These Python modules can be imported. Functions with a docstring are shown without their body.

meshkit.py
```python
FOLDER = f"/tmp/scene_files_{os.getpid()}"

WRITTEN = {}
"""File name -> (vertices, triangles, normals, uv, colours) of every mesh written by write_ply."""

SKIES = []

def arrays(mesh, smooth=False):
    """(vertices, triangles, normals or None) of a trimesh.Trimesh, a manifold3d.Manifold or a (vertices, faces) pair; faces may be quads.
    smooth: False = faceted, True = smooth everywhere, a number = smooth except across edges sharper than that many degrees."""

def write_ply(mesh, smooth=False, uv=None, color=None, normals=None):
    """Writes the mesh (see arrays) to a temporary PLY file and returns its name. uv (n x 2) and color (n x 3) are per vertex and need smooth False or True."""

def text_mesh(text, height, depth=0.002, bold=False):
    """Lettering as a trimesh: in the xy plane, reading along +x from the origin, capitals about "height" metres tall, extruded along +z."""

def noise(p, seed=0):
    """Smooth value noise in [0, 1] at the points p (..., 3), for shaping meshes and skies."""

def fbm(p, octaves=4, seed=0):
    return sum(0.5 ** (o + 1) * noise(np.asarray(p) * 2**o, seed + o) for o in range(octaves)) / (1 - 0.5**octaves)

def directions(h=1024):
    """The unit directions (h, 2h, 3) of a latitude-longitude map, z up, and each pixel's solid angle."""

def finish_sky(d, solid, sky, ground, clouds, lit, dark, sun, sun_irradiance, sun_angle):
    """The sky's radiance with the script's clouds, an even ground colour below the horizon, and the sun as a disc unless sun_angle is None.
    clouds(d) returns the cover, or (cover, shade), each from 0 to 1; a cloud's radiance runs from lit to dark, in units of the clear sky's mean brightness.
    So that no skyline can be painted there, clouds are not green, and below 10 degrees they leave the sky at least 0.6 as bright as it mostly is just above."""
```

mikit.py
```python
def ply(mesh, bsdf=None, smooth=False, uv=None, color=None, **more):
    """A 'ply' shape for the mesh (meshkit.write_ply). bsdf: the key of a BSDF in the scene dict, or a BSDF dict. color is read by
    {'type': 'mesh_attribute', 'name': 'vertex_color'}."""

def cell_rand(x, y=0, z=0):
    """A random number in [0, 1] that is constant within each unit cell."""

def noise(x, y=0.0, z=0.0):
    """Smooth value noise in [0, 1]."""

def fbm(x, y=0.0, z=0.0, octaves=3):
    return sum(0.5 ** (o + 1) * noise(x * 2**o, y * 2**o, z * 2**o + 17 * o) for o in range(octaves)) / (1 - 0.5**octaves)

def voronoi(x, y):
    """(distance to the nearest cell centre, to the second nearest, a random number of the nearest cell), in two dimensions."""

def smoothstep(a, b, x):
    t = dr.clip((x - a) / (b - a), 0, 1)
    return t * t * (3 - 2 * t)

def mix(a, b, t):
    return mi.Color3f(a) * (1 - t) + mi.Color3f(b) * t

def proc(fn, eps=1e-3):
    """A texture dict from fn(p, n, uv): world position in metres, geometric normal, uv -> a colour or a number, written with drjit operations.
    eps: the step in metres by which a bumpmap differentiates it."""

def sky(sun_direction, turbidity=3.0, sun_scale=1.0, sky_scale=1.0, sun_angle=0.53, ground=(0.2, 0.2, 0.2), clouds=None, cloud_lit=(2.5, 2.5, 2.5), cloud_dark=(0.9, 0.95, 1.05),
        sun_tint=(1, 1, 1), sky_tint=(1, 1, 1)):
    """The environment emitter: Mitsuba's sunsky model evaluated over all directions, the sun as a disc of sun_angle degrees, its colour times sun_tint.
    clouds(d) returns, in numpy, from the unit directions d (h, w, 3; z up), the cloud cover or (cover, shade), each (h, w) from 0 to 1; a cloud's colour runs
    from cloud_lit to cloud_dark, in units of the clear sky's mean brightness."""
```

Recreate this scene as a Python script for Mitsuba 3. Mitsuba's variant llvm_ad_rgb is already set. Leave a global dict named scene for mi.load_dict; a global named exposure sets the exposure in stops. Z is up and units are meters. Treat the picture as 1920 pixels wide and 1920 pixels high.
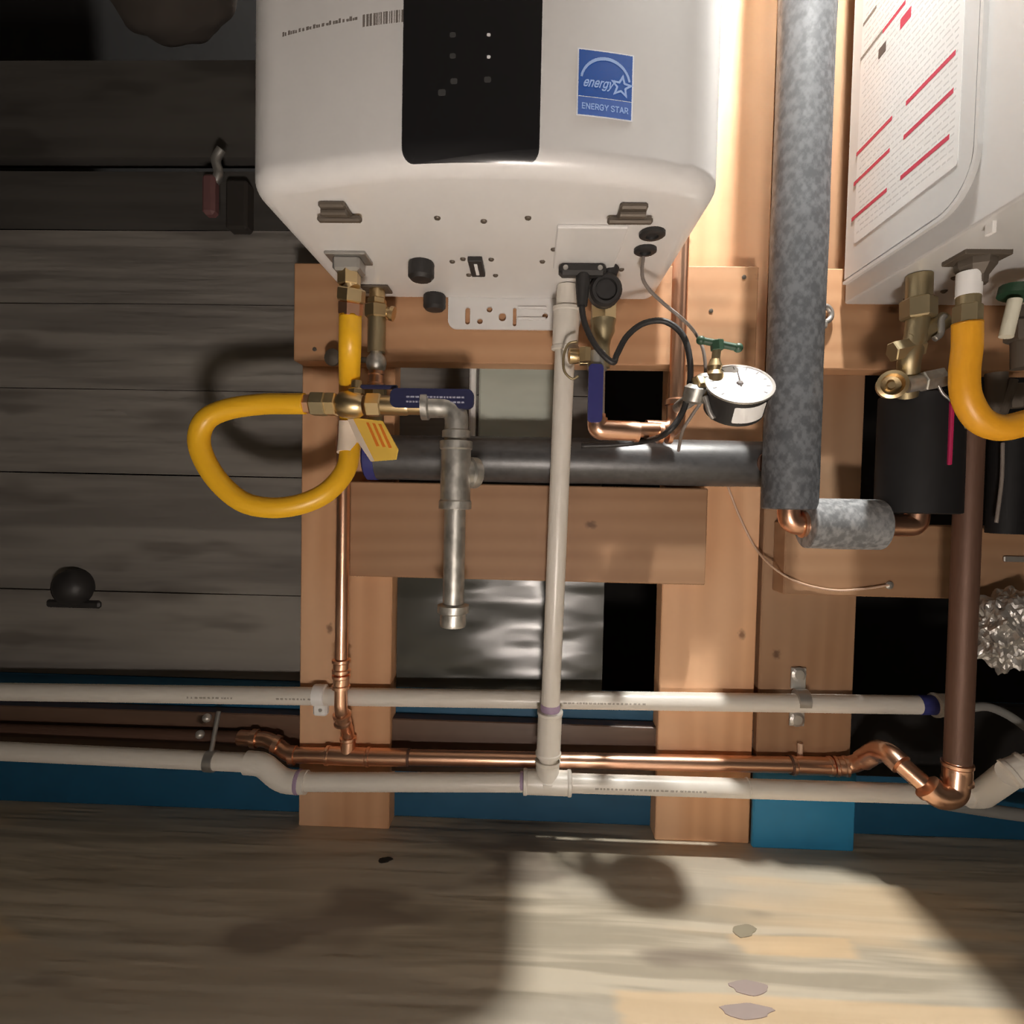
import math, numpy as np, trimesh, mitsuba as mi, mikit, drjit as dr
from mikit import noise, fbm, smoothstep, mix
import meshkit
from shapely.geometry import Polygon, box as sbox
T = mi.ScalarTransform4f
scene, labels = {}, {}

# ---------------------------------------------------------------- camera, light, exposure
# x right, y into the wall (post faces at y = 0), z up; the camera stands 0.84 m in front of the posts
exposure = 0.0
F = 1050.0
YAW, PITCH, ROLL = 0.0314, 0.0320, 0.02056
CAM = np.array([0.0, -0.84, 0.52])
FW = np.array([-math.sin(YAW) * math.cos(PITCH), math.cos(YAW) * math.cos(PITCH), -math.sin(PITCH)])
_r = np.array([math.cos(YAW), math.sin(YAW), 0.0]); _u = np.cross(_r, FW)
RT = _r * math.cos(ROLL) + _u * math.sin(ROLL)
UP = _u * math.cos(ROLL) - _r * math.sin(ROLL)
scene['camera'] = {'type': 'perspective', 'fov': 2 * math.degrees(math.atan(960 / F)), 'fov_axis': 'x', 'near_clip': 0.01, 'far_clip': 50.0,
                   'to_world': T().look_at(origin=CAM.tolist(), target=(CAM + FW).tolist(), up=UP.tolist())}

LAMP = np.array([0.345, -0.335, 1.67])          # bare bulb hanging between the two heaters
LAMP_RGB = [3700.0, 3620.0, 3420.0]
FILL = np.array([0.05, -1.02, 0.075])          # globe fill light, added unseen behind the camera to brighten the heaters and posts
FILL_RGB = [182.0, 161.0, 145.0]

def rgb(*c): return {'type': 'rgb', 'value': list(c)}
def ball(c, r, sub=3):
    m = trimesh.creation.icosphere(sub, r); m.apply_translation(c); return m
scene['light_bulb__glass'] = mikit.ply(ball(LAMP, 0.028), None, smooth=True, emitter={'type': 'area', 'radiance': rgb(*LAMP_RGB)})
scene['added_fill_light__globe'] = mikit.ply(ball(FILL, 0.070), None, smooth=True, emitter={'type': 'area', 'radiance': rgb(*FILL_RGB)})

# ---------------------------------------------------------------- measuring helpers: a pixel of the 1920 frame to a point on a plane
def _ray(px, py): return FW * F + RT * (px - 960) + UP * (960 - py)
def at(px, py, Y):
    d = _ray(px, py); return CAM + d * (Y - CAM[1]) / d[1]
def onz(px, py, z):
    d = _ray(px, py); return CAM + d * (z - CAM[2]) / d[2]
def onx(px, py, x):
    d = _ray(px, py); return CAM + d * (x - CAM[0]) / d[0]
def pts(Y, *ps): return [at(p[0], p[1], p[2] if len(p) > 2 else Y) for p in ps]

# ---------------------------------------------------------------- mesh helpers
def cat(*ms): return trimesh.util.concatenate([m for m in ms])
def bx(x0, x1, y0, y1, z0, z1, c=0.0015):
    c = min(c, 0.3 * min(abs(x1 - x0), abs(y1 - y0), abs(z1 - z0)))
    P = []
    for sx, X in ((1, x0), (-1, x1)):
        for sy, Y in ((1, y0), (-1, y1)):
            for sz, Z in ((1, z0), (-1, z1)):
                P += [(X, Y + sy * c, Z + sz * c), (X + sx * c, Y, Z + sz * c), (X + sx * c, Y + sy * c, Z)]
    return trimesh.convex.convex_hull(np.array(P))
def frame(d):
    d = np.asarray(d, float) / np.linalg.norm(d)
    a = np.cross(d, [0, 0, 1] if abs(d[2]) < 0.9 else [1, 0, 0]); a /= np.linalg.norm(a)
    return d, a, np.cross(d, a)
def sweep(P, r, n=20, caps=True):
    P = np.asarray(P, float); k = len(P)
    R = np.broadcast_to(np.asarray(r, float), (k,))
    t = np.gradient(P, axis=0); t /= np.linalg.norm(t, axis=1, keepdims=True)
    _, a, _ = frame(t[0]); V = []; th = np.arange(n) * 2 * np.pi / n
    for i in range(k):
        a = a - t[i] * (a @ t[i]); a /= np.linalg.norm(a); b = np.cross(t[i], a)
        V.append(P[i] + R[i] * (np.cos(th)[:, None] * a + np.sin(th)[:, None] * b))
    V = np.vstack(V); Fc = []
    for i in range(k - 1):
        for j in range(n):
            p, q = i * n + j, i * n + (j + 1) % n
            Fc += [(p, q, q + n), (p, q + n, p + n)]
    if caps:
        V = np.vstack([V, P[:1], P[-1:]]); c0, c1 = k * n, k * n + 1
        for j in range(n):
            Fc += [(c0, (j + 1) % n, j), (c1, (k - 1) * n + j, (k - 1) * n + (j + 1) % n)]
    return trimesh.Trimesh(V, Fc, process=False)
def curve(P, m=12):
    """Catmull-Rom through the points."""
    P = np.asarray(P, float); Q = np.vstack([2 * P[0] - P[1], P, 2 * P[-1] - P[-2]]); out = []
    for i in range(1, len(Q) - 2):
        for t in np.arange(m) / m:
            a, b, c, d = Q[i - 1:i + 3]
            out.append(0.5 * (2 * b + (c - a) * t + (2 * a - 5 * b + 4 * c - d) * t * t + (3 * b - a - 3 * c + d) * t ** 3))
    return np.array(out + [P[-1]])
def bend(P, rad, m=6):
    """Polyline with its corners rounded."""
    P = [np.asarray(p, float) for p in P]; out = [P[0]]
    for a, b, c in zip(P, P[1:], P[2:]):
        u, v = a - b, c - b; lu, lv = np.linalg.norm(u), np.linalg.norm(v); q = min(rad, 0.45 * lu, 0.45 * lv)
        s, e = b + u / lu * q, b + v / lv * q
        for t in np.linspace(0, 1, m): out.append((1 - t) ** 2 * s + 2 * t * (1 - t) * b + t * t * e)
    return np.array(out + [P[-1]])
def tube(P, r, smooth=False, m=12, n=20): return sweep(curve(P, m) if smooth else P, r, n)
def lathe(p, d, prof, n=24):
    """prof: (radius, distance along d) pairs, closed by caps where the radius is not 0."""
    p = np.asarray(p, float); d, a, b = frame(d); th = np.arange(n) * 2 * np.pi / n
    V = np.vstack([p + d * s + r * (np.cos(th)[:, None] * a + np.sin(th)[:, None] * b) for r, s in prof]); k = len(prof); Fc = []
    for i in range(k - 1):
        for j in range(n):
            x, y = i * n + j, i * n + (j + 1) % n
            Fc += [(x, y, y + n), (x, y + n, x + n)]
    V = np.vstack([V, p + d * prof[0][1], p + d * prof[-1][1]])
    for j in range(n): Fc += [(k * n, (j + 1) % n, j), (k * n + 1, (k - 1) * n + j, (k - 1) * n + (j + 1) % n)]
    return trimesh.Trimesh(V, Fc, process=False)
def rod(p0, p1, r, n=24, c=0.0):
    p0, p1 = np.asarray(p0, float), np.asarray(p1, float); L = np.linalg.norm(p1 - p0)
    pr = [(r, 0), (r, L)] if not c else [(r - c, 0), (r, c), (r, L - c), (r - c, L)]
    return lathe(p0, p1 - p0, pr, n)
def sleeve(p0, p1, r, lip=0.0012): # a pipe socket with thickened ends
    p0, p1 = np.asarray(p0, float), np.asarray(p1, float); L = np.linalg.norm(p1 - p0); e = min(0.005, 0.25 * L)
    return lathe(p0, p1 - p0, [(r - 0.001, 0), (r + lip, 0.001), (r + lip, e), (r, e + 0.0015), (r, L - e - 0.0015), (r + lip, L - e), (r + lip, L - 0.001), (r - 0.001, L)])
def nut(p0, p1, r):
    p0, p1 = np.asarray(p0, float), np.asarray(p1, float); L = np.linalg.norm(p1 - p0); c = 0.1 * r
    return lathe(p0, p1 - p0, [(r - c, 0), (r, c), (r, L - c), (r - c, L)], 6)
def slab(poly, h, M):
    """Extruded polygon; M maps (u, v, h) rows to the world."""
    g = trimesh.creation.extrude_polygon(poly, h, engine='earcut'); g.vertices = M(np.array(g.vertices)); g.fix_normals(); return g
def rrect(x0, x1, y0, y1, r, res=6): return sbox(x0 + r, y0 + r, x1 - r, y1 - r).buffer(r, quad_segs=res)

# ---------------------------------------------------------------- scene helpers
def add(key, mesh, mat, smooth=False):
    k, i = key, 0
    while k in scene: i += 1; k = f'{key}_{i:03d}'
    scene[k] = mikit.ply(mesh, mat, smooth=smooth); return k
used = set()
def thing(name, label, cat_, group=None):
    k, i = name, 0
    while k in used: i += 1; k = f'{name}_{i:03d}'
    used.add(k); labels[k] = {'label': label, 'category': cat_}
    if group: labels[k]['group'] = group
    return k
def part(t, name, mesh, mat, smooth=False, label=None, kind=None):
    k = add(f'{t}__{name}', mesh, mat, smooth)
    if label or kind: labels[k] = {}
    if label: labels[k]['label'] = label
    if kind: labels[k]['kind'] = kind
    return k
def solo(name, label, cat_, mesh, mat, smooth=False, group=None):
    k = thing(name, label, cat_, group); scene[k] = mikit.ply(mesh, mat, smooth=smooth); return k
def struct(name, mesh, mat, smooth=False):
    scene[name] = mikit.ply(mesh, mat, smooth=smooth); labels[name] = {'kind': 'structure'}; used.add(name); return name
labels['light_bulb'] = {'label': 'bare bulb hanging between the two water heaters', 'category': 'lamp'}
labels['added_fill_light'] = {'label': 'round fill light added unseen on the floor behind the camera', 'category': 'lamp'}
used |= {'light_bulb', 'added_fill_light'}

# ---------------------------------------------------------------- materials
def prin(name, c, rough=0.5, metal=0.0, **k):
    scene[name] = {'type': 'twosided', 'bsdf': {'type': 'principled', 'base_color': c if isinstance(c, dict) else rgb(*c), 'roughness': rough, 'metallic': metal, **k}}
    return name
def C(a): return mi.Color3f(*a)
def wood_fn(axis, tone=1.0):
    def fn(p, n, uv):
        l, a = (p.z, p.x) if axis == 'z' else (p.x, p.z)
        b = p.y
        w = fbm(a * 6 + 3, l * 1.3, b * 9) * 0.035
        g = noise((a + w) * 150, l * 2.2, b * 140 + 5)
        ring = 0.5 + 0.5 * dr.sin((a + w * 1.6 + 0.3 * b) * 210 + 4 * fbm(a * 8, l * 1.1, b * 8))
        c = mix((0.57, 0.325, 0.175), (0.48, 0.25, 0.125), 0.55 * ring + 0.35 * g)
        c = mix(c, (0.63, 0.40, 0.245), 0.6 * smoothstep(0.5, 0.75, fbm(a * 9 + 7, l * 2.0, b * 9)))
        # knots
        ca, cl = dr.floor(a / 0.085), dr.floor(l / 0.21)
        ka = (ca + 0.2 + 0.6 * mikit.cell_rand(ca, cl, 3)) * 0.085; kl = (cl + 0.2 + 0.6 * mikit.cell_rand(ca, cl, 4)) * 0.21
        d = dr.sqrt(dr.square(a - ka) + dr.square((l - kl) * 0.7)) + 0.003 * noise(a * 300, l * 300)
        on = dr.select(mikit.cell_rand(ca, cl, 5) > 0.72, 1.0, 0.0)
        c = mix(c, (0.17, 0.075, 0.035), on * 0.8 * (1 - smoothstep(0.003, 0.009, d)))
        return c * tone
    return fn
prin('mat_wood_lit', mikit.proc(wood_fn('z', 1.2)), 0.6); prin('mat_wood_shaded', mikit.proc(wood_fn('z', 0.55)), 0.62); prin('mat_wood_level_dark', mikit.proc(wood_fn('x', 0.55)), 0.62)  # two upright copies put the light and shade on the posts into colour
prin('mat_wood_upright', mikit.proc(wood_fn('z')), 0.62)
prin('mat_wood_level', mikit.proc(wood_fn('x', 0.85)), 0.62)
def board_fn(p, n, uv):     # weathered grey wall boards
    g = fbm(p.x * 3, p.z * 45, 2.0, octaves=4)
    big = fbm(p.x * 2.2 + 5, p.z * 7, 9.0)
    c = mix((0.185, 0.172, 0.155), (0.125, 0.115, 0.104), smoothstep(0.3, 0.7, g))
    c = mix(c, (0.24, 0.225, 0.198), 0.6 * smoothstep(0.5, 0.72, big))
    return mix(c, (0.075, 0.065, 0.056), 0.6 * smoothstep(0.6, 0.8, fbm(p.x * 6 + 20, p.z * 26 + 7, 4.0)))
scene['mat_board_shaded'] = {'type': 'twosided', 'bsdf': {'type': 'principled', 'base_color': mikit.proc(lambda p, n, uv: board_fn(p, n, uv) * 0.28), 'roughness': 0.85}}
scene['mat_board'] = {'type': 'twosided', 'bsdf': {'type': 'bumpmap', 'arbitrary': mikit.proc(lambda p, n, uv: fbm(p.x * 5, p.z * 90, 1.0, octaves=4), eps=2e-3), 'scale': 0.004,
                      'bsdf': {'type': 'principled', 'base_color': mikit.proc(board_fn), 'roughness': 0.8}}}
def floor_fn(p, n, uv):     # worn plywood underfoot
    w = fbm(p.x * 2.0, p.y * 5, 3.0) * 0.05
    g = fbm(p.x * 4 + 1, (p.y + w) * 70, 5.0, octaves=4)
    b = fbm(p.x * 2.4 + 11, (p.y + w) * 13, 7.0)
    c = mix((0.49, 0.43, 0.33), (0.34, 0.295, 0.22), smoothstep(0.35, 0.7, g))
    c = mix(c, (0.60, 0.45, 0.28), 0.7 * smoothstep(0.60, 0.70, b))
    c = mix(c, (0.42, 0.375, 0.30), 0.7 * smoothstep(0.5, 0.7, fbm(p.x * 3 + 40, p.y * 10 + 3, 1.0)))
    e = 0.02 * (fbm(p.x * 14, p.y * 60, 8.0) - 0.5)
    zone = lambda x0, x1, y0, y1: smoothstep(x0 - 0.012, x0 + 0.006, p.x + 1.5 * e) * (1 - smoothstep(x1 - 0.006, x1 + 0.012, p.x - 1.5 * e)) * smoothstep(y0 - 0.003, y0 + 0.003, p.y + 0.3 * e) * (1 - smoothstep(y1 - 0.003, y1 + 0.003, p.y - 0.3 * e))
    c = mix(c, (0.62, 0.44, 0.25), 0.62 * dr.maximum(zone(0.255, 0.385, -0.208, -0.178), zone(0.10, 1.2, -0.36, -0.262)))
    c = mix(c, (0.13, 0.095, 0.075), 0.6 * smoothstep(0.63, 0.78, fbm(p.x * 5 + 4, p.y * 14 + 9, 2.0)))
    return c
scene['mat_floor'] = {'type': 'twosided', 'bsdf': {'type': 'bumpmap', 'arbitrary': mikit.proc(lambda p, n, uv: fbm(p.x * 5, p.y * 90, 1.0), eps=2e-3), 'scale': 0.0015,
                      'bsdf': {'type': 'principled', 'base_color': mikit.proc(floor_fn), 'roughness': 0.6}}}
prin('mat_patch', (0.27, 0.235, 0.165), 0.6); prin('mat_patch_mauve', (0.33, 0.265, 0.24), 0.6)
prin('mat_room', (0.07, 0.06, 0.05), 0.9); prin('mat_added_ground', (0.09, 0.07, 0.055), 0.95); prin('mat_void', (0.009, 0.008, 0.0075), 0.95)
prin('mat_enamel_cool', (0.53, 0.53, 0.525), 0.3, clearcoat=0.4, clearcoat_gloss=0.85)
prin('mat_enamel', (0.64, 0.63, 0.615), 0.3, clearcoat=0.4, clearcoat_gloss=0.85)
prin('mat_glossy_black', (0.008, 0.008, 0.009), 0.16, clearcoat=0.6)
prin('mat_black', (0.018, 0.017, 0.017), 0.5); prin('mat_hole', (0.02, 0.017, 0.014), 0.9)
prin('mat_icon', (0.05, 0.05, 0.05), 0.4); prin('mat_icon_bright', (0.75, 0.75, 0.75), 0.4)
prin('mat_ink', (0.17, 0.15, 0.135), 0.6); prin('mat_ink_dark', (0.07, 0.055, 0.05), 0.6)
prin('mat_sticker_blue', (0.012, 0.075, 0.36), 0.4); prin('mat_sticker_band', (0.055, 0.13, 0.45), 0.4)
prin('mat_sticker_white', (0.72, 0.76, 0.82), 0.4); prin('mat_sticker_pale', (0.30, 0.45, 0.78), 0.4)
prin('mat_label', (0.60, 0.60, 0.595), 0.5); prin('mat_red_ink', (0.42, 0.035, 0.07), 0.5); prin('mat_grey_ink', (0.46, 0.46, 0.455), 0.6)
def cop(b):
    def fn(p, n, uv): return mix((0.93, 0.56, 0.38), (0.70, 0.33, 0.20), b + 0.45 * smoothstep(0.4, 0.7, fbm(p.x * 30, p.y * 30, p.z * 18)))
    return fn
prin('mat_copper', mikit.proc(cop(0.0)), 0.3, 1.0)
prin('mat_copper_shade_joint', (0.13, 0.07, 0.048), 0.55, 0.4)  # shade put into the riser colour; also the dim left run and joints
prin('mat_brass', (0.74, 0.56, 0.31), 0.34, 1.0); prin('mat_brass_dull', (0.40, 0.33, 0.20), 0.45, 0.9)
prin('mat_galvanised', mikit.proc(lambda p, n, uv: mix((0.56, 0.545, 0.50), (0.38, 0.37, 0.335), smoothstep(0.35, 0.7, fbm(p.x * 90, p.y * 90, p.z * 60)))), 0.42, 0.85)
prin('mat_steel', (0.45, 0.44, 0.42), 0.42, 0.85); prin('mat_dark_steel', (0.115, 0.095, 0.075), 0.5, 0.4)
prin('mat_pvc', (0.66, 0.625, 0.56), 0.32); prin('mat_primer', (0.34, 0.25, 0.36), 0.4); prin('mat_pvc_ink', (0.36, 0.33, 0.29), 0.5)
prin('mat_foam', mikit.proc(lambda p, n, uv: mix((0.050, 0.053, 0.058), (0.098, 0.102, 0.109), smoothstep(0.3, 0.7, fbm(p.x * 190, p.y * 190, p.z * 110, octaves=4)))), 0.46, specular=0.6)
prin('mat_foam_dark', mikit.proc(lambda p, n, uv: mix((0.028, 0.028, 0.029), (0.055, 0.055, 0.057), fbm(p.x * 120, p.y * 120, p.z * 120))), 0.42, specular=0.9)
prin('mat_foam_light', mikit.proc(lambda p, n, uv: mix((0.13, 0.135, 0.14), (0.26, 0.265, 0.27), smoothstep(0.3, 0.7, fbm(p.x * 190, p.y * 190, p.z * 110, octaves=4)))), 0.42, specular=0.8)
prin('mat_foam_black', (0.009, 0.009, 0.010), 0.65, specular=0.3)
prin('mat_yellow', (0.78, 0.43, 0.018), 0.38); prin('mat_orange', (0.78, 0.36, 0.02), 0.4); prin('mat_tag', (0.85, 0.56, 0.10), 0.5); prin('mat_tag_ink', (0.75, 0.22, 0.03), 0.5)
prin('mat_tag_white', (0.75, 0.64, 0.52), 0.5)
prin('mat_handle_blue', (0.035, 0.035, 0.15), 0.35); prin('mat_handle_navy', (0.022, 0.024, 0.065), 0.35); prin('mat_print', (0.30, 0.31, 0.40), 0.5); prin('mat_blue_tape', (0.03, 0.035, 0.17), 0.5)
prin('mat_membrane', mikit.proc(lambda p, n, uv: mix((0.024, 0.235, 0.44), (0.018, 0.18, 0.35), fbm(p.x * 14, p.y * 14, p.z * 14))), 0.5)
prin('mat_green', (0.02, 0.055, 0.03), 0.45); prin('mat_red', (0.42, 0.02, 0.09), 0.4); prin('mat_dim_red', (0.12, 0.055, 0.055), 0.6)
prin('mat_wire', (0.20, 0.17, 0.15), 0.5); prin('mat_wire_pale', (0.55, 0.38, 0.27), 0.5); prin('mat_white', (0.82, 0.82, 0.80), 0.35)
prin('mat_sheet', mikit.proc(lambda p, n, uv: mix((0.36, 0.39, 0.33), (0.52, 0.55, 0.48), fbm(p.x * 8, p.y * 8, p.z * 30))), 0.45)
prin('mat_membrane_shaded', mikit.proc(lambda p, n, uv: mix((0.010, 0.095, 0.185), (0.007, 0.07, 0.14), fbm(p.x * 14, p.y * 14, p.z * 14))), 0.55)  # darkened copy of the membrane blue, shade put into the colour
prin('mat_dark_sheet', mikit.proc(lambda p, n, uv: mix((0.040, 0.041, 0.035), (0.065, 0.067, 0.057), fbm(p.x * 9, p.y * 8, p.z * 26))), 0.24)
prin('mat_ledger', mikit.proc(lambda p, n, uv: mix((0.13, 0.075, 0.05), (0.075, 0.045, 0.03), fbm(p.x * 5, p.y * 60, p.z * 60))), 0.4)
prin('mat_rock', (0.055, 0.046, 0.039), 0.9); prin('mat_foil', (0.50, 0.48, 0.45), 0.4, 0.8); prin('mat_grey_hose', (0.22, 0.22, 0.21), 0.5)
prin('mat_pale_rod', (0.70, 0.68, 0.55), 0.4)

# ---------------------------------------------------------------- the setting
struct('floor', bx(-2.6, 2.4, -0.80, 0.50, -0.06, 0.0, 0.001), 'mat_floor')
struct('added_ground', bx(-2.6, 2.4, -3.4, -0.801, -0.06, 0.0, 0.001), 'mat_added_ground')  # unseen dark surface added to cut light bouncing off the floor
for (px, py, a, b, m) in ((1395, 1746, 0.0135, 0.0105, 'mat_patch'), (1405, 1853, 0.020, 0.0085, 'mat_patch_mauve'), (1400, 1897, 0.026, 0.008, 'mat_patch_mauve'), (722, 1613, 0.009, 0.006, 'mat_hole')):
    c = onz(px, py, 0.0); th = np.linspace(0, 2 * np.pi, 20)[:-1]
    pl = Polygon(np.c_[a * np.cos(th) * (1 + 0.15 * np.sin(3 * th)) + 0.1 * a * np.sin(5 * th + px), b * np.sin(th) * (1 + 0.2 * np.sin(2 * th + px))])
    part('floor', 'patch', slab(pl, 0.0009, lambda v: np.c_[v[:, 0] + c[0] + 0.3 * v[:, 1], v[:, 1] + c[1], v[:, 2]]), m)
struct('ceiling', bx(-2.6, 2.4, -3.4, 0.50, 1.95, 2.0), 'mat_room')
struct('wall_left', bx(-2.6, -2.5, -3.4, 0.50, 0, 1.95), 'mat_room')
struct('wall_right', bx(2.3, 2.4, -3.4, 0.50, 0, 1.95), 'mat_room')
struct('wall_front', bx(-2.5, 2.3, -3.4, -3.3, 0, 1.95), 'mat_room')
struct('wall_back', bx(-2.5, 2.3, 0.42, 0.50, 0, 1.95), 'mat_void')
rng = np.random.default_rng(4)
rows = [(0.213, 0.3485), (0.350, 0.5385), (0.540, 0.6735), (0.675, 0.8095), (0.811, 0.925), (0.927, 1.018), (1.044, 1.195)]
offs = [0.040, 0.0425, 0.040, 0.042, 0.0405, 0.043, 0.050, 0.047, 0.05, 0.05]
for (z0, z1), y0 in zip(rows, offs):   # shade high on the wall is painted into the top boards
    bm = 'mat_board' if z0 < 0.92 else 'mat_board_shaded'
      # wavy edged boards of the back wall
    xs = np.linspace(-2.5, 0.112, 40)
    e0 = z0 + 0.0016 * (meshkit.noise(np.c_[xs * 5, xs * 0 + z0 * 50, xs * 0]) - 0.5); e1 = z1 + 0.0016 * (meshkit.noise(np.c_[xs * 5, xs * 0 + z1 * 70, xs * 0]) - 0.5)
    pl = Polygon(np.r_[np.c_[xs, e0], np.c_[xs[::-1], e1[::-1]]])
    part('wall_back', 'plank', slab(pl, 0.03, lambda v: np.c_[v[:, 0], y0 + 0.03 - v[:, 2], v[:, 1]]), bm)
struct('trim_1', bx(-2.5, 2.3, 0.036, 0.046, 0.0, 0.212), 'mat_membrane_shaded')                        # blue membrane strip at the foot of the wall, shade put into its colour
struct('trim_3', bx(0.49, 2.3, 0.020, 0.0355, 0.10, 0.215), 'mat_void')                         # near-black strip added to paint in the dark right of the posts
struct('trim_2', bx(-2.5, 0.46, 0.012, 0.036, 0.085, 0.168), 'mat_ledger')                       # dark ledger board in front of it

# ---------------------------------------------------------------- lumber frame
PG, RG = 'upright posts of the lumber frame', 'level rails of the lumber frame'
solo('wood_post', 'short upright post at the left end of the lumber frame, behind the copper riser', 'post', bx(-0.347, -0.206, 0.0, 0.036, 0.0, 0.835), 'mat_wood_upright')
p2 = thing('wood_post', 'bright upright post left of the thick grey insulated pipe', 'post')
part(p2, 'board', bx(0.2005, 0.3415, 0.0, 0.036, 0.0, 1.94), 'mat_wood_lit')
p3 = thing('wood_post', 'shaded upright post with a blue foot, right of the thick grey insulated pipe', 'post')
part(p3, 'board', bx(0.3475, 0.4865, 0.0, 0.036, 0.0, 1.94), 'mat_wood_shaded')
a, b = at(1404, 1590, -0.012), at(1589, 1500, -0.012)
part(p3, 'foot_wrap', bx(0.3425, 0.4915, -0.010, -0.0005, 0.0, 0.118, 0.002), 'mat_membrane', label='blue wrap around the foot of the post')
r1 = thing('wood_rail', 'upper level rail behind the underside of the left water heater', 'rail')
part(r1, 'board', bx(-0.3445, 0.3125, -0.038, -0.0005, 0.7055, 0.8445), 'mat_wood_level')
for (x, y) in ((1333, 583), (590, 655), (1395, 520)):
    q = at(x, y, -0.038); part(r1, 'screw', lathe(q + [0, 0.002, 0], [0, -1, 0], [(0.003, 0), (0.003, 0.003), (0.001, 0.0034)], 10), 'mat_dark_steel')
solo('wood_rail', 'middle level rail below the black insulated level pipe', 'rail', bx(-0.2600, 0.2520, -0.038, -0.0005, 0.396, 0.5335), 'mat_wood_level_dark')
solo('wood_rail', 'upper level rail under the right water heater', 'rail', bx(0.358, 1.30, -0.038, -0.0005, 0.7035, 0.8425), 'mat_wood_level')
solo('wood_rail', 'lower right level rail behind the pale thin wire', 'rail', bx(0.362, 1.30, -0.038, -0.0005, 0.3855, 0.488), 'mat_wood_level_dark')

# things on the wall seen between the posts
t = thing('wall_sheet', 'pale grey green sheet on the wall between the left posts, behind the white upright pipe', 'sheet')
a, b = at(897, 815, 0.03), at(1040, 690, 0.03)
part(t, 'panel', bx(a[0], b[0] + 0.02, 0.024, 0.034, 0.585, 0.73, 0.003), 'mat_sheet')
a, b = at(879, 800, 0.02), at(893, 690, 0.02)
part(t, 'edge_strip', bx(a[0], b[0], 0.014, 0.034, 0.590, 0.73, 0.003), 'mat_white')
gx, gz = np.meshgrid(np.linspace(-0.203, 0.118, 90), np.linspace(0.214, 0.398, 60), indexing='ij')
gp = np.c_[gx.ravel(), gz.ravel(), gx.ravel() * 0]
gy = 0.030 - 0.010 * meshkit.fbm(gp * [5, 17, 1] + 3, 3)
ii, jj = np.meshgrid(np.arange(89), np.arange(59), indexing='ij'); o = (ii * 60 + jj).ravel()
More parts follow.
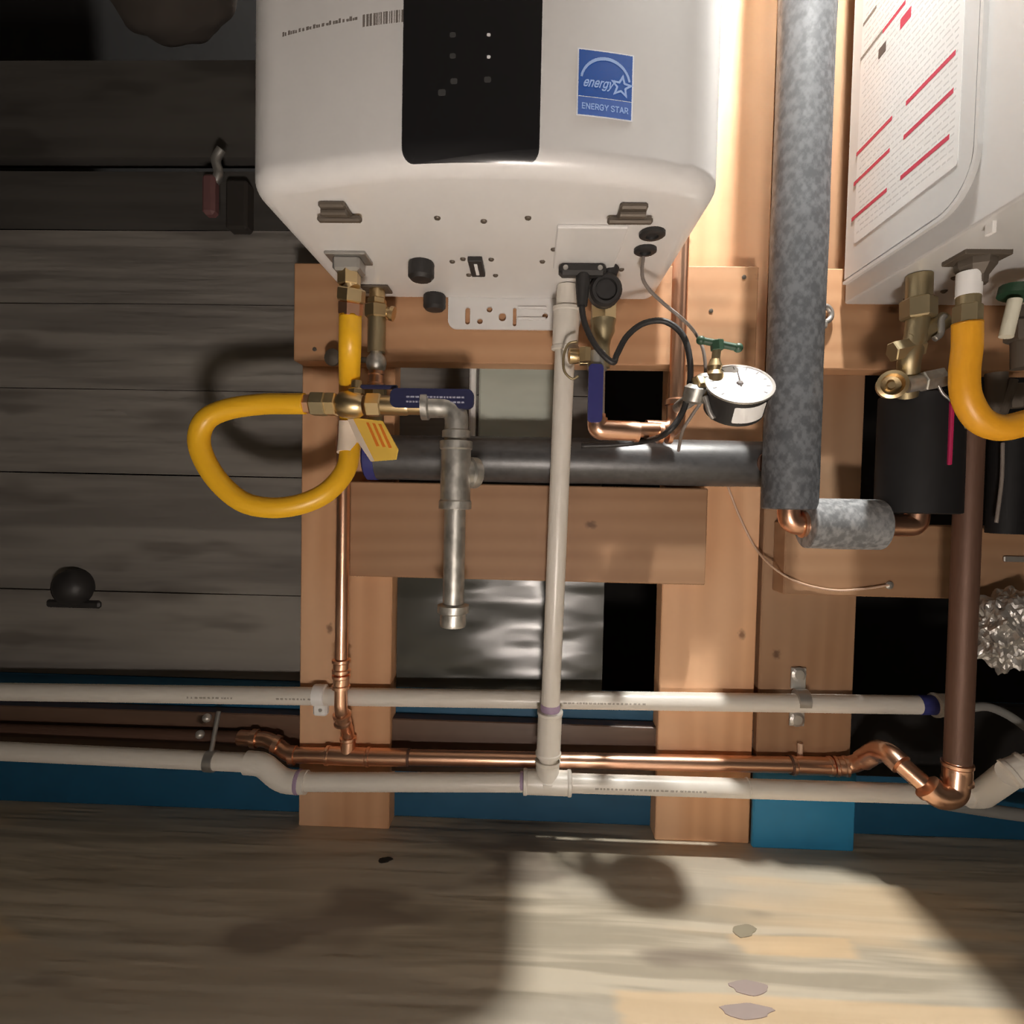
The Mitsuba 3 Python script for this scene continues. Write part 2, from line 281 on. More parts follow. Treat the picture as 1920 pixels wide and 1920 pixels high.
gf = np.c_[o, o + 60, o + 61, o + 1]; N_ = len(gy)
gv = np.vstack([np.c_[gp[:, 0], gy, gp[:, 1]], np.c_[gp[:, 0], gy + 0.002, gp[:, 1]]])
rim_ = np.r_[np.arange(59), np.arange(59, 90 * 60 - 1, 60), np.arange(90 * 60 - 1, 89 * 60, -1), np.arange(89 * 60, 0, -60)]
gr = np.c_[rim_, np.roll(rim_, -1), np.roll(rim_, -1) + N_, rim_ + N_]
q4 = np.vstack([gf, gf[:, ::-1] + N_, gr]); sheet = trimesh.Trimesh(gv, np.vstack([q4[:, [0, 1, 2]], q4[:, [0, 2, 3]]]), process=False); sheet.fix_normals()
solo('dark_sheet', 'dark shiny wrinkled sheet on the wall between the posts, behind the galvanised pipe end', 'sheet', sheet, 'mat_dark_sheet', 40)
q = at(143, 1100, 0.04)
t = thing('vent_cover', 'black domed cover on the grey wall boards, low at far left', 'cover')
part(t, 'dome', lathe(q + [0, 0.006, 0], [0, -1, 0], [(0.030, 0), (0.030, 0.012), (0.026, 0.026), (0.015, 0.034), (0.003, 0.036)]), 'mat_black', 40)
part(t, 'flange', bx(q[0] - 0.047, q[0] + 0.042, q[1] - 0.006, q[1] + 0.006, q[2] - 0.034, q[2] - 0.022, 0.003), 'mat_black')
q = at(402, 372, 0.02)
t = thing('clamp', 'dim clamp with a reddish handle hanging on the wall left of the water heater', 'clamp')
part(t, 'handle', bx(q[0] - 0.010, q[0] + 0.010, 0.0, 0.020, q[2] - 0.032, q[2] + 0.028, 0.005), 'mat_dim_red')
part(t, 'jaw', tube(pts(0.012, (402, 342), (410, 325), (405, 300), (415, 280)), 0.007, True), 'mat_steel', True)
part(t, 'block', bx(q[0] + 0.016, q[0] + 0.05, 0.020, 0.048, q[2] - 0.045, q[2] + 0.03, 0.004), 'mat_hole')
m = trimesh.creation.icosphere(4, 1.0); V = np.array(m.vertices); V *= (0.85 + 0.3 * meshkit.noise(V * 2.2 + 7))[:, None]; V[:, 2] *= np.where(V[:, 2] > 0, 4.6, 1.0)
m.vertices = V * [0.118, 0.07, 0.125] + at(318, -58, 0.13)
solo('insulation', 'dim brown lump hanging above the wall boards at top left', 'insulation', m, 'mat_rock', True)

# ---------------------------------------------------------------- water heaters
ZB, RF, TOP = 0.795, 0.019, 1.49
YR, YS, YC = -0.046, -0.333, -0.360          # rear, front at the sides, front at the middle
HW = 0.2205
def outline(R=0.045, YS=YS, YC=YC):
    """Horizontal section about x = 0: bowed front, rounded front corners, square rear; and its outward normals."""
    P = [(-HW, YR)]
    P += [(-HW, y) for y in np.linspace(YR, YS + R, 8)[1:-1]]
    for t in np.linspace(0, 1, 12): P.append((-HW + R - R * math.cos(t * math.pi / 2 * 0.93), YS + R - R * math.sin(t * math.pi / 2 * 0.93)))
    xa = P[-1][0]; ya = P[-1][1]
    for x in np.linspace(xa, -xa, 41)[1:-1]: P.append((x, ya + (YC - ya) * (1 - (x / xa) ** 2)))
    P += [(-x, y) for x, y in P[::-1] if x < xa + 1e-9]
    return np.array(P)
OUT = outline()
def heater_body(xc, P=OUT, RF=RF, ZB=ZB):
    t = np.roll(P, -1, 0) - np.roll(P, 1, 0); t[0] = [0, -1]; t[-1] = [0, 1]
    N = np.c_[t[:, 1], -t[:, 0]]; N = -N / np.linalg.norm(N, axis=1, keepdims=True)
    c = P.mean(0); N *= np.sign(((P - c) * N).sum(1))[:, None]
    N[0], N[-1] = [-1, 0], [1, 0]
    lev = [(TOP, 0)] + [(z, 0) for z in np.linspace(TOP - 0.05, ZB + RF, 5)] + [(ZB + RF - RF * math.sin(a), RF * (1 - math.cos(a))) for a in np.linspace(0, math.pi / 2, 12)[1:]]
    k, n = len(lev), len(P); V = np.vstack([np.c_[P - N * ins, np.full(n, z)] for z, ins in lev]); Fc = []
    for i in range(k - 1):
        for j in range(n):
            a_, b_ = i * n + j, i * n + (j + 1) % n
            Fc += [(a_, b_, b_ + n), (a_, b_ + n, a_ + n)]
    for base, flip in ((0, False), ((k - 1) * n, True)):
        V = np.vstack([V, [[0, -0.2, V[base, 2]]]]); ci = len(V) - 1
        for j in range(n):
            f = (ci, base + j, base + (j + 1) % n); Fc.append(f[::-1] if flip else f)
    m = trimesh.Trimesh(V, Fc, process=False); m.apply_translation([xc, 0, 0]); m.fix_normals(); return m
XC = -0.051
_xa = 0.2205 - 0.045 + 0.045 * math.cos(math.pi / 2 * 0.93) * 0 - 0.0
def front(v, xc=XC):
    """(x, s, h): s metres up the front from the top of the lower fillet (negative: round the fillet), h out of the surface -> world."""
    x, s, h = v[:, 0], v[:, 1], v[:, 2]
    X = HW - 0.045 + 0.045 * math.cos(math.pi / 2 * 0.93); ya = YS + 0.045 - 0.045 * math.sin(math.pi / 2 * 0.93)
    y = ya + (YC - ya) * (1 - ((x - xc) / X) ** 2); sl = (ya - YC) * 2 * (x - xc) / X ** 2
    nx, ny = sl / np.sqrt(1 + sl ** 2), -1 / np.sqrt(1 + sl ** 2)
    th = np.clip(-s / RF, 0, math.pi / 2); rr = RF * (1 - np.cos(th))
    z = ZB + RF + np.maximum(s, 0) - RF * np.sin(th)
    return np.c_[x + nx * (h * np.cos(th) - rr), y + ny * (h * np.cos(th) - rr), z - h * np.sin(th)]
def front_px(px, py):
    """pixel -> (x, s) on the front of the left heater."""
    Y = YC
    for _ in range(6):
        q = at(px, py, Y); Y = front(np.array([[q[0], max(q[2] - ZB - RF, -0.02), 0]]))[0, 1]
    return q[0], q[2] - ZB - RF
def on_front(poly, h, h0=0.0, ref=0.008):
    """A thin plate of the polygon (x, s), cut fine enough to follow the curved front."""
    m = trimesh.creation.extrude_polygon(poly, h, engine='earcut'); v, f = trimesh.remesh.subdivide_to_size(m.vertices, m.faces, ref)
    m = trimesh.Trimesh(v, f); v = np.array(m.vertices); v[:, 2] += h0; m.vertices = front(v); return m

H1 = thing('water_heater', 'white wall mounted water heater with a black control panel and a blue sticker', 'water heater')
part(H1, 'body', heater_body(XC), 'mat_enamel', 35)
x0, x1 = front_px(758, 200)[0], front_px(1012, 200)[0]
cp = rrect(x0, x1, -0.0130, 0.40, 0.009)
k = part(H1, 'control_panel', on_front(cp, 0.005, 0.0002), 'mat_glossy_black', 40, label='glossy black control panel')
for (px, py, w, m) in ((917, 75, 4.2, 'mat_icon_bright'), (917, 116, 4.2, 'mat_icon_bright'), (851, 75, 7, 'mat_icon'), (851, 114, 7, 'mat_icon'), (853, 161, 8, 'mat_icon'), (915, 158, 8, 'mat_icon'), (831, 182, 9, 'mat_icon')):
    x, s = front_px(px, py); d = w * 0.00036
    part(k, 'icon', on_front(rrect(x - d, x + d, s - d * 0.8, s + d * 0.8, d * 0.5), 0.0003, 0.0052), m)
# blue sticker
xa_, sa_ = front_px(1083, 214); xb_, sb_ = front_px(1186, 107)
k = part(H1, 'sticker', on_front(sbox(xa_ - 0.0012, sa_ - 0.0008, xb_ + 0.0012, sb_ + 0.0012), 0.0003), 'mat_sticker_white', label='blue square energy saving sticker')
W_, Hh = xb_ - xa_, sb_ - sa_
part(k, 'field', on_front(sbox(xa_, sa_ + 0.29 * Hh, xb_, sb_), 0.0003, 0.0003), 'mat_sticker_blue')
part(k, 'band', on_front(sbox(xa_, sa_, xb_, sa_ + 0.275 * Hh), 0.0003, 0.0003), 'mat_sticker_band')
th = np.linspace(math.radians(10), math.radians(170), 30); cx, cy = (xa_ + xb_) / 2, sa_ + 0.52 * Hh
arc = Polygon(np.r_[np.c_[cx + 0.475 * W_ * np.cos(th), cy + 0.40 * Hh * np.sin(th)], np.c_[cx + 0.435 * W_ * np.cos(th[::-1]), cy + 0.35 * Hh * np.sin(th[::-1])]])
part(k, 'arc', on_front(arc, 0.0002, 0.0006), 'mat_sticker_pale')
def star(r, q=0.45): return [(r * (1 if i % 2 == 0 else q) * math.sin(i * math.pi / 5 + 0.12), r * (1 if i % 2 == 0 else q) * math.cos(i * math.pi / 5 + 0.12)) for i in range(10)]
sc = np.array([xa_ + 0.80 * W_, sa_ + 0.50 * Hh])
st = Polygon(np.array(star(0.0105)) + sc).difference(Polygon(np.array(star(0.0062)) + sc))
part(k, 'star', on_front(st, 0.0002, 0.0006), 'mat_sticker_pale')
def text_front(txt, x, s, h, slant=0.0, hh=0.0006, bold=True, width=None):
    m = meshkit.text_mesh(txt, h, 0.0002, bold); v = np.array(m.vertices)
    if width: v[:, 0] *= width / v[:, 0].max()
    m.vertices = front(np.c_[x + v[:, 0] + slant * v[:, 1], s + v[:, 1], v[:, 2] + hh]); return m
part(k, 'lettering', text_front('energy', xa_ + 0.07 * W_, sa_ + 0.44 * Hh, 0.0075, 0.35, width=0.56 * W_), 'mat_sticker_pale')
part(k, 'lettering', text_front('ENERGY STAR', xa_ + 0.06 * W_, sa_ + 0.09 * Hh, 0.0048, 0, width=0.88 * W_), 'mat_sticker_pale')
# rating plate: a row of small print and a barcode
x, s = front_px(680, 52); xe, se = front_px(755, 17)
bars = []; px_ = x
while px_ < xe:
    w = rng.choice([0.0007, 0.0012, 0.002]); bars.append(on_front(sbox(px_, s + 0.0005, px_ + w, se - 0.0005), 0.0002, ref=0.02)); px_ += w + rng.choice([0.0006, 0.0009, 0.0014])
part(H1, 'barcode', cat(*bars), 'mat_ink')
dash = []; px_, s1 = front_px(530, 62); xe, s2 = front_px(680, 33)
sm = (front_px(600, 54)[1] + front_px(600, 41)[1]) / 2
while px_ < xe - 0.004:
    w = rng.uniform(0.0012, 0.0026); dash.append(on_front(sbox(px_, sm - 0.0016, px_ + w, sm + rng.uniform(0.0004, 0.0022)), 0.0002, ref=0.02)); px_ += w + rng.choice([0.0005, 0.0007, 0.0018])
xq, sq = front_px(532, 0); px_ = xq
while px_ < xq + 0.06:
    w = rng.uniform(0.0012, 0.0026); dash.append(on_front(sbox(px_, sq, px_ + w, sq + 0.0018), 0.0002, ref=0.02)); px_ += w + 0.0007
part(H1, 'small_print', cat(*dash), 'mat_ink', kind='stuff')

def underside(t, mark):
    pass
ZU = ZB - 0.0002
def hang(px, py): q = onz(px, py, ZU); return q
for i, (px, py) in enumerate(((820, 408), (907, 414), (990, 408), (1098, 428), (1038, 467), (1017, 490), (848, 490), (868, 485), (921, 486), (879, 515), (929, 516), (1165, 505))):
    q = hang(px, py); part(H1, 'screw', lathe(q, [0, 0, -1], [(0.0032, -0.001), (0.0034, 0.0006), (0.0026, 0.0018), (0.001, 0.002)], 12), 'mat_dark_steel')
for (px, py, s) in ((632, 392, 1), (1184, 395, -1)):   # spring latches
    q = hang(px, py)
    m = cat(bx(q[0] - 0.013, q[0] + 0.013, q[1] - 0.017, q[1] + 0.017, q[2] - 0.006, q[2], 0.002), bx(q[0] - 0.022, q[0] + 0.022, q[1] + 0.004, q[1] + 0.011, q[2] - 0.009, q[2] - 0.003, 0.002),
            rod(q + [-0.012, -0.008, -0.007], q + [0.012, -0.008, -0.007], 0.004, 12))
    part(H1, 'latch', m, 'mat_dark_steel', label='dark steel latch')
for (px, py) in ((790, 492), (815, 553)):
    q = hang(px, py); part(H1, 'plug_cap', lathe(q, [0, 0, -1], [(0.0135, -0.001), (0.0155, 0.002), (0.0155, 0.017), (0.012, 0.021), (0.002, 0.0215)]), 'mat_black', 40, label='black round cap')
q = hang(894, 496); part(H1, 'socket', cat(bx(q[0] - 0.0085, q[0] + 0.0085, q[1] - 0.024, q[1] + 0.024, q[2] - 0.006, q[2], 0.001)), 'mat_black')
part(H1, 'socket_slot', bx(q[0] - 0.002, q[0] + 0.002, q[1] - 0.016, q[1] + 0.016, q[2] - 0.0068, q[2] - 0.0055, 0.0003), 'mat_icon_bright')
for (px, py, r) in ((1223, 436, 0.0135), (1210, 467, 0.0125)):
    q = hang(px, py); part(H1, 'grommet', lathe(q, [0, 0, -1], [(r, -0.001), (r, 0.003), (r * 0.8, 0.0045), (r * 0.5, 0.0045), (r * 0.45, 0.002), (0.001, 0.002)]), 'mat_black', 35)
q0, q1 = hang(1045, 420), hang(1150, 500)
part(H1, 'access_plate', bx(q0[0], q1[0], q0[1], q1[1], ZB - 0.004, ZB, 0.0012), 'mat_enamel')
q0, q1 = hang(965, 545), hang(1050, 620)
# rear hanging plate with slots
a_, b_ = at(840, 617, -0.043), at(1090, 545, -0.043)
pl = rrect(a_[0], b_[0], a_[2], ZB + 0.02, 0.012)
for (px, py, w, h) in ((877, 593, 0.0035, 0.012), (900, 603, 0.004, 0.004), (942, 595, 0.005, 0.006), (965, 595, 0.0025, 0.013), (918, 581, 0.004, 0.004), (1022, 593, 0.004, 0.004)):
    q = at(px, py, -0.043); pl = pl.difference(rrect(q[0] - w, q[0] + w, q[2] - h, q[2] + h, min(w, h) * 0.9, 3))
part(H1, 'mounting_plate', slab(pl, 0.004, lambda v: np.c_[v[:, 0], -0.041 - v[:, 2], v[:, 1]]), 'mat_enamel')
q0, q1 = at(970, 600, -0.046), at(1025, 550, -0.046)
part(H1, 'rib', cat(bx(q0[0], q1[0], -0.0485, -0.045, q0[2], q0[2] + 0.004, 0.001), bx(q0[0], q1[0], -0.0485, -0.045, q0[2] + 0.016, q0[2] + 0.019, 0.001)), 'mat_enamel')
# gas inlet of the left heater
q = hang(655, 482); GX, GY = q[0], q[1]
part(H1, 'gas_flange', cat(bx(GX - 0.024, GX + 0.024, GY - 0.018, GY + 0.016, ZB - 0.004, ZB, 0.001), bx(GX - 0.016, GX + 0.016, GY - 0.014, GY + 0.014, ZB - 0.020, ZB - 0.003, 0.003)), 'mat_steel', label='grey metal gas inlet')

XC2 = 0.428 + HW; ZB2 = 0.791
OUT2 = outline(0.010, -0.362, -0.368)
H2 = thing('water_heater', 'white wall mounted water heater at the right edge with a warning label on its side', 'water heater')
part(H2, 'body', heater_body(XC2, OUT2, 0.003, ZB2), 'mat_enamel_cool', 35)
XS = 0.428
def on_side(v): return np.c_[XS + 0.0003 - v[:, 2], v[:, 0], v[:, 1]]
b0, b1 = onx(1592, 530, XS), onx(1832, 280, XS)
part(H2, 'side_panel', slab(rrect(b1[1], 0.2, b0[2] + 0.006, 1.44, 0.045, 10).intersection(sbox(-1, 0, -0.048, 2)), 0.004, on_side), 'mat_enamel_cool', 50)
part(H2, 'side_panel_rim', slab(rrect(b1[1] - 0.007, 0.2, b0[2] - 0.001, 1.447, 0.05, 10).difference(rrect(b1[1] - 0.003, 0.2, b0[2] + 0.003, 1.443, 0.047, 10)).intersection(sbox(-1, 0, -0.048, 2)), 0.0055, on_side), 'mat_enamel_cool')
l0, l1 = onx(1607, 458, XS), onx(1808, 200, XS)
k = part(H2, 'warning_label', slab(rrect(l1[1], l0[1], l0[2], 1.35, 0.004), 0.0046, on_side), 'mat_label', label='paper warning label with red lines')
def strip(p, q, w, mat, name):
    a_, b_ = onx(*p, XS), onx(*q, XS); zc = (a_[2] + b_[2]) / 2
    part(k, name, slab(sbox(min(a_[1], b_[1]), zc - w, max(a_[1], b_[1]), zc + w), 0.0049, on_side), mat)
for p, q in (((1612, 290), (1800, 98)), ((1607, 345), (1796, 170)), ((1603, 412), (1788, 256))):
    P, Q = np.array(p, float), np.array(q, float); z = (onx(*p, XS)[2] + onx(*q, XS)[2]) / 2
    strip(tuple(P), tuple(P + 0.36 * (Q - P)), 0.0024, 'mat_red_ink', 'red_line')
    strip(tuple(P + 0.50 * (Q - P)), tuple(Q), 0.0026, 'mat_red_ink', 'red_line')
strip((1620, 112), (1662, 58), 0.0020, 'mat_ink', 'dark_line'); strip((1662, 58), (1705, 5), 0.0024, 'mat_red_ink', 'red_line')
strip((1625, 47), (1650, 12), 0.002, 'mat_ink', 'dark_line'); strip((1695, 52), (1716, 15), 0.006, 'mat_red_ink', 'red_mark'); strip((1654, 102), (1668, 86), 0.006, 'mat_ink_dark', 'dark_mark')
rows_ = []
for z in np.arange(l0[2] + 0.012, 1.30, 0.0075):
    y = l1[1] + 0.006
    while y < l0[1] - 0.01:
        w = rng.uniform(0.004, 0.012)
        rows_.append(slab(sbox(y, z - 0.0010, min(y + w, l0[1] - 0.006), z + 0.0010), 0.00475, on_side)); y += w + rng.uniform(0.0015, 0.003)
part(k, 'small_print', cat(*rows_), 'mat_grey_ink', kind='stuff')
q = onz(1830, 482, ZB2)
part(H2, 'gas_flange', cat(bx(q[0] - 0.026, q[0] + 0.024, q[1] - 0.020, q[1] + 0.016, ZB2 - 0.005, ZB, 0.001), lathe([q[0], q[1], ZB2], [0, 0, -1], [(0.02, 0), (0.019, 0.012), (0.012, 0.022), (0.0115, 0.03)], 8)), 'mat_dark_steel', label='dark metal gas inlet')
q = onz(1858, 418, ZB2); part(H2, 'drip_tab', bx(q[0] - 0.002, q[0] + 0.002, q[1] - 0.005, q[1] + 0.005, ZB2 - 0.011, ZB2 + 0.002, 0.0006), 'mat_white')
for px, py in ((1790, 520), (1700, 560), (1770, 545)):
    q = onz(px, py, ZB2); part(H2, 'screw', lathe(q, [0, 0, -1], [(0.004, -0.001), (0.004, 0.001), (0.002, 0.003)], 10), 'mat_dark_steel')

# ---------------------------------------------------------------- white PVC pipes
RP = 0.01335
def print_on(t, p, q, s0, s1, Yf, mat='mat_pvc_ink'):
    """A broken row of small print along the front of a level pipe from p to q."""
    ms = []; s = s0; p, q = np.asarray(p), np.asarray(q)
    while s < s1:
        w = rng.uniform(0.002, 0.005); c = p + (q - p) * s; ang = math.radians(24)
        ms.append(bx(c[0], c[0] + w, c[1] - RP - 0.0002, c[1] - RP + 0.0004, c[2] - 0.0014, c[2] + 0.0012, 0.0001)); s += (w + rng.uniform(0.001, 0.004)) / np.linalg.norm(q - p)
    part(t, 'print', cat(*ms), mat, kind='stuff')
YU = -0.0145
t = thing('pvc_pipe', 'upper of the two level white plastic pipes, strapped to the posts', 'pipe')
p, q = at(-900, 1284, YU), at(1750, 1322, YU)
part(t, 'pipe', rod(p, q, RP, 28), 'mat_pvc', 40)
d = (q - p) / np.linalg.norm(q - p)
for (s0, s1) in ((0.496, 0.529), (0.558, 0.584), (0.7535, 0.8087)): print_on(t, p, q, s0, s1, YU)
part(t, 'primer_ring', lathe(at(1722, 1321.5, YU), d, [(RP, 0), (RP + 0.0006, 0.001), (RP + 0.0006, 0.022), (RP, 0.023)]), 'mat_blue_tape', 40, label='dark blue primer ring')
part(t, 'end_cap', sleeve(at(1750, 1322, YU), at(1750, 1322, YU) + d * 0.035, 0.0165), 'mat_pvc', 35)
# strap clamps
t = thing('pipe_clamp', 'white plastic clamp on the upper white pipe at the left post', 'clamp')
q = at(600, 1303, YU)
part(t, 'band', lathe(q - d * 0.009, d, [(RP, 0), (RP + 0.0025, 0.0005), (RP + 0.0025, 0.0175), (RP, 0.018)]), 'mat_white', 35)
part(t, 'tab', bx(q[0] - 0.012, q[0] + 0.010, -0.013, -0.0006, q[2] - 0.034, q[2] - 0.012, 0.003), 'mat_white')
part(t, 'nail', rod([q[0], -0.0135, q[2] - 0.024], [q[0], -0.006, q[2] - 0.024], 0.003, 10), 'mat_steel')
t = thing('pipe_strap', 'shiny metal strap holding the upper white pipe to the shaded post', 'strap')
q = at(1503, 1312, YU)
part(t, 'band', lathe(q - d * 0.009, d, [(RP, 0), (RP + 0.0018, 0.0004), (RP + 0.0018, 0.0176), (RP, 0.018)]), 'mat_foil', 35)
for s in (1, -1):
    part(t, 'tab', cat(bx(q[0] - 0.011, q[0] + 0.011, -0.0035, -0.0006, *sorted((q[2] + s * 0.012, q[2] + s * 0.044)), 0.0008), lathe([q[0], -0.003, q[2] + s * 0.034], [0, -1, 0], [(0.011, 0), (0.011, 0.0012), (0.007, 0.003), (0.001, 0.0032)], 14)), 'mat_foil')
q = at(1500, 1408, -0.004)
solo('hanger_nail', 'short pale nail above the copper pipe on the shaded post', 'nail', rod(q - [0, 0, 0.012], q + [0, 0, 0.012], 0.004, 12), 'mat_wire_pale')

YP = -0.0415
t = thing('drain_pipe', 'white plastic drain pipe dropping from the left heater into a level run at the bottom', 'pipe')
ztee = at(1025, 1467, YP)[2]; vx = at(1026, 1467, YP)[0]
_t = at(1060, 640, -0.090); _b = np.array([vx, YP, ztee])
V = lambda py: _b + (_t - _b) * ((at(1045, py, -0.075)[2] - ztee) / (_t[2] - ztee))     # the drop leans a little towards the wall
part(t, 'pipe', rod(_b, V(640), RP, 28), 'mat_pvc', 40)
part(t, 'coupling', sleeve(V(662), V(583), 0.0172), 'mat_pvc', 35)
part(t, 'stub', rod(V(590), _b + (_t - _b) * ((ZB - 0.0005 - ztee) / (_t[2] - ztee)), 0.014, 24), 'mat_pvc', 40)
part(t, 'coupling', sleeve(V(1436), V(1345), 0.0172), 'mat_pvc', 35)
part(t, 'primer_ring', lathe(V(1345), _t - _b, [(RP, -0.001), (RP + 0.0006, 0), (RP + 0.0006, 0.009), (RP, 0.010)]), 'mat_primer', 40)
zl = at(700, 1467, YP)[2]; zr = at(1500, 1478, YP)[2]; 
pl_, pr_ = at(560, 1466, YP), at(1815, 1491, YP)
part(t, 'pipe', rod(pl_, [vx, YP, ztee], RP, 28), 'mat_pvc', 40); part(t, 'pipe', rod([vx, YP, ztee], pr_, RP, 28), 'mat_pvc', 40)
part(t, 'tee', cat(sleeve([vx - 0.035, YP, ztee], [vx + 0.035, YP, ztee], 0.0172), sleeve([vx, YP, ztee], [vx, YP, ztee + 0.034], 0.0170)), 'mat_pvc', 35)
part(t, 'primer_ring', lathe([vx - 0.0355, YP, ztee], [-1, 0, 0], [(RP, -0.001), (RP + 0.0006, 0), (RP + 0.0006, 0.003), (RP, 0.004)]), 'mat_primer', 40)
e1, e0 = at(500, 1436, -0.066), at(545, 1466, YP)
part(t, 'elbow', tube(bend([at(462, 1430, -0.040), at(492, 1432, -0.040), at(530, 1466, -0.041), pl_ + [0.012, 0, 0]], 0.02), 0.0168, n=24), 'mat_pvc', 50)
part(t, 'pipe', rod(at(-900, 1366.6, -0.040), at(470, 1430, -0.040), RP, 28), 'mat_pvc', 40)
part(t, 'primer_ring', lathe(at(556, 1466, YP), [1, 0, 0.01], [(0.0168, 0), (0.0176, 0.001), (0.0176, 0.005), (0.0168, 0.006)]), 'mat_primer', 35)
part(t, 'joint', lathe(at(1400, 1477, YP), [1, 0, 0], [(RP, 0), (RP + 0.0008, 0.0005), (RP + 0.0008, 0.002), (RP, 0.0025)]), 'mat_pvc', 35)
for a_, b_ in ((0.05, 0.33),): print_on(t, np.array([vx + 0.04, YP, ztee]), pr_, a_, b_, YP)
ex = [pr_, at(1838, 1492, YP), at(1895, 1450, -0.11), at(1990, 1408, -0.12)]
part(t, 'elbow', tube(bend(ex[:3], 0.02), 0.0168, n=24), 'mat_pvc', 50); part(t, 'pipe', rod(ex[2], ex[3], RP, 24), 'mat_pvc', 40)
part(t, 'collar', sleeve(ex[2] - (ex[3] - ex[2]) * 0.05, ex[2] + (ex[3] - ex[2]) * 0.35, 0.0172), 'mat_pvc', 35)
solo('grey_conduit', 'grey conduit under the white elbow at the right edge', 'pipe', tube(pts(-0.02, (1760, 1505), (1850, 1519), (2000, 1540)), 0.009), 'mat_grey_hose', 40)
# hanger on the left end
t = thing('pipe_hanger', 'metal ring hanger on the lower white pipe at far left', 'hanger')
q = at(396, 1427, -0.040); dl = at(470, 1430, -0.040) - at(-200, 1399, -0.040); dl /= np.linalg.norm(dl)
part(t, 'ring', lathe(q - dl * 0.007, dl, [(RP, 0), (RP + 0.002, 0.0005), (RP + 0.002, 0.0135), (RP, 0.014)]), 'mat_steel', 35)
part(t, 'stem', rod(q + [0, 0, 0.014], q + [-0.006, 0.03, 0.062], 0.0035, 12), 'mat_steel', 40)
for px, py in ((388, 1346), (375, 1377)):
    part(t, 'bolt', ball(at(px, py, -0.035), 0.0065, 2), 'mat_foil', True)

# ---------------------------------------------------------------- copper manifold
YM = -0.0148; YV = -0.050; RC = 0.0117; RV = 0.0092
t = thing('copper_pipe', 'soldered copper pipe run along the bottom with a riser at each end', 'pipe')
xr = at(642, 1050, YV)[0]; zm = at(900, 1422, YM)[2]
c0, c1 = at(560, 1416, YM), at(1480, 1434, YM)
zat = lambda x: c0[2] + (c1[2] - c0[2]) * (x - c0[0]) / (c1[0] - c0[0])
part(t, 'pipe', rod(c0, c1, RC, 28), 'mat_copper', 40)
part(t, 'riser', tube(bend([[xr, YM, zat(xr)], [xr, YM, at(642, 1372, YM)[2]], [xr, YV, at(642, 1335, YV)[2]], [xr, YV, at(645, 800, YV)[2]]], 0.012), RV, n=24), 'mat_copper', 50)
part(t, 'tee', cat(sleeve([xr - 0.034, YM, zat(xr)], [xr + 0.034, YM, zat(xr)], 0.0134), sleeve([xr, YM, zat(xr)], [xr, YM, zat(xr) + 0.030], 0.0112)), 'mat_copper', 35)
for y0, y1 in ((1340, 1362), (1235, 1262), (1264, 1292)):
    part(t, 'coupling', sleeve([xr, YV + (0.010 if y0 == 1340 else 0), at(642, y1, YV)[2]], [xr, YV + (0.004 if y0 == 1340 else 0), at(642, y0, YV)[2]], 0.0112, 0.002), 'mat_copper', 35)
part(t, 'coupling', rod(at(690, 1419, YM), at(765, 1420, YM), 0.0131, 28, 0.001), 'mat_copper', 35)
part(t, 'joint', lathe(at(764, 1420, YM), [1, 0, 0], [(RC, 0), (RC + 0.0012, 0.0003), (RC + 0.0012, 0.0035), (RC, 0.004)]), 'mat_copper_shade_joint', 35)
part(t, 'offset', tube(bend([c0, at(540, 1414, YM), at(505, 1387, -0.006), at(450, 1383, 0.0)], 0.012), RC, n=24), 'mat_copper', 50)
for px, py in ((549, 1416), (518, 1396), (478, 1385)):
    part(t, 'bead', lathe(at(px, py, -0.0148 if px > 540 else -0.011 if px > 500 else -0.004), [1, 0, -0.3 if px == 518 else 0], [(0.011, -0.005), (0.0142, -0.004), (0.0142, 0.004), (0.011, 0.005)]), 'mat_copper', 35)
part(t, 'pipe', rod(at(450, 1383, 0.0), at(-900, 1339, 0.0), 0.0095, 20), 'mat_copper_shade_joint', 40)
# right end: coupling, swing up, diagonal, elbow, brown riser
part(t, 'coupling', sleeve(at(1483, 1435, YM), at(1560, 1437, YM), 0.0131), 'mat_copper', 35)
part(t, 'joint', lathe(at(1480, 1434, YM), [1, 0, 0], [(RC, 0), (RC + 0.002, 0.0003), (RC + 0.002, 0.003), (RC, 0.0035)]), 'mat_copper_shade_joint', 35)
part(t, 'coupling', sleeve(at(1563, 1437, YM), at(1590, 1437, YM - 0.003), 0.0136), 'mat_copper', 35)
part(t, 'offset', tube(bend([at(1560, 1437, YM), at(1600, 1434, YM - 0.004), at(1642, 1410, -0.050), at(1665, 1412, -0.085), at(1755, 1490, -0.120)], 0.016), 0.0118, n=24), 'mat_copper', 50)
part(t, 'elbow', tube(bend([at(1618, 1425, -0.028), at(1648, 1405, -0.058), at(1668, 1414, -0.087), at(1690, 1434, -0.102)], 0.02, 8), 0.0142, n=24), 'mat_copper', 50)
part(t, 'elbow', tube(bend([at(1738, 1474, -0.125), at(1762, 1496, -0.13), at(1792, 1490, -0.125), at(1794, 1430, -0.12)], 0.018, 8), 0.0150, n=24), 'mat_copper', 50)
part(t, 'bead', lathe(at(1742, 1478, -0.126), at(1762, 1496, -0.13) - at(1738, 1474, -0.125), [(0.013, -0.004), (0.0172, -0.003), (0.0172, 0.003), (0.013, 0.004)]), 'mat_copper', 35)
part(t, 'coupling', sleeve(at(1794, 1468, -0.12), at(1795, 1428, -0.12), 0.0165), 'mat_copper', 35)
part(t, 'riser', rod(at(1795, 1440, -0.12), at(1820, 800, -0.12), 0.0152, 24), 'mat_copper_shade_joint', 40, label='brown riser with shade put into its colour')

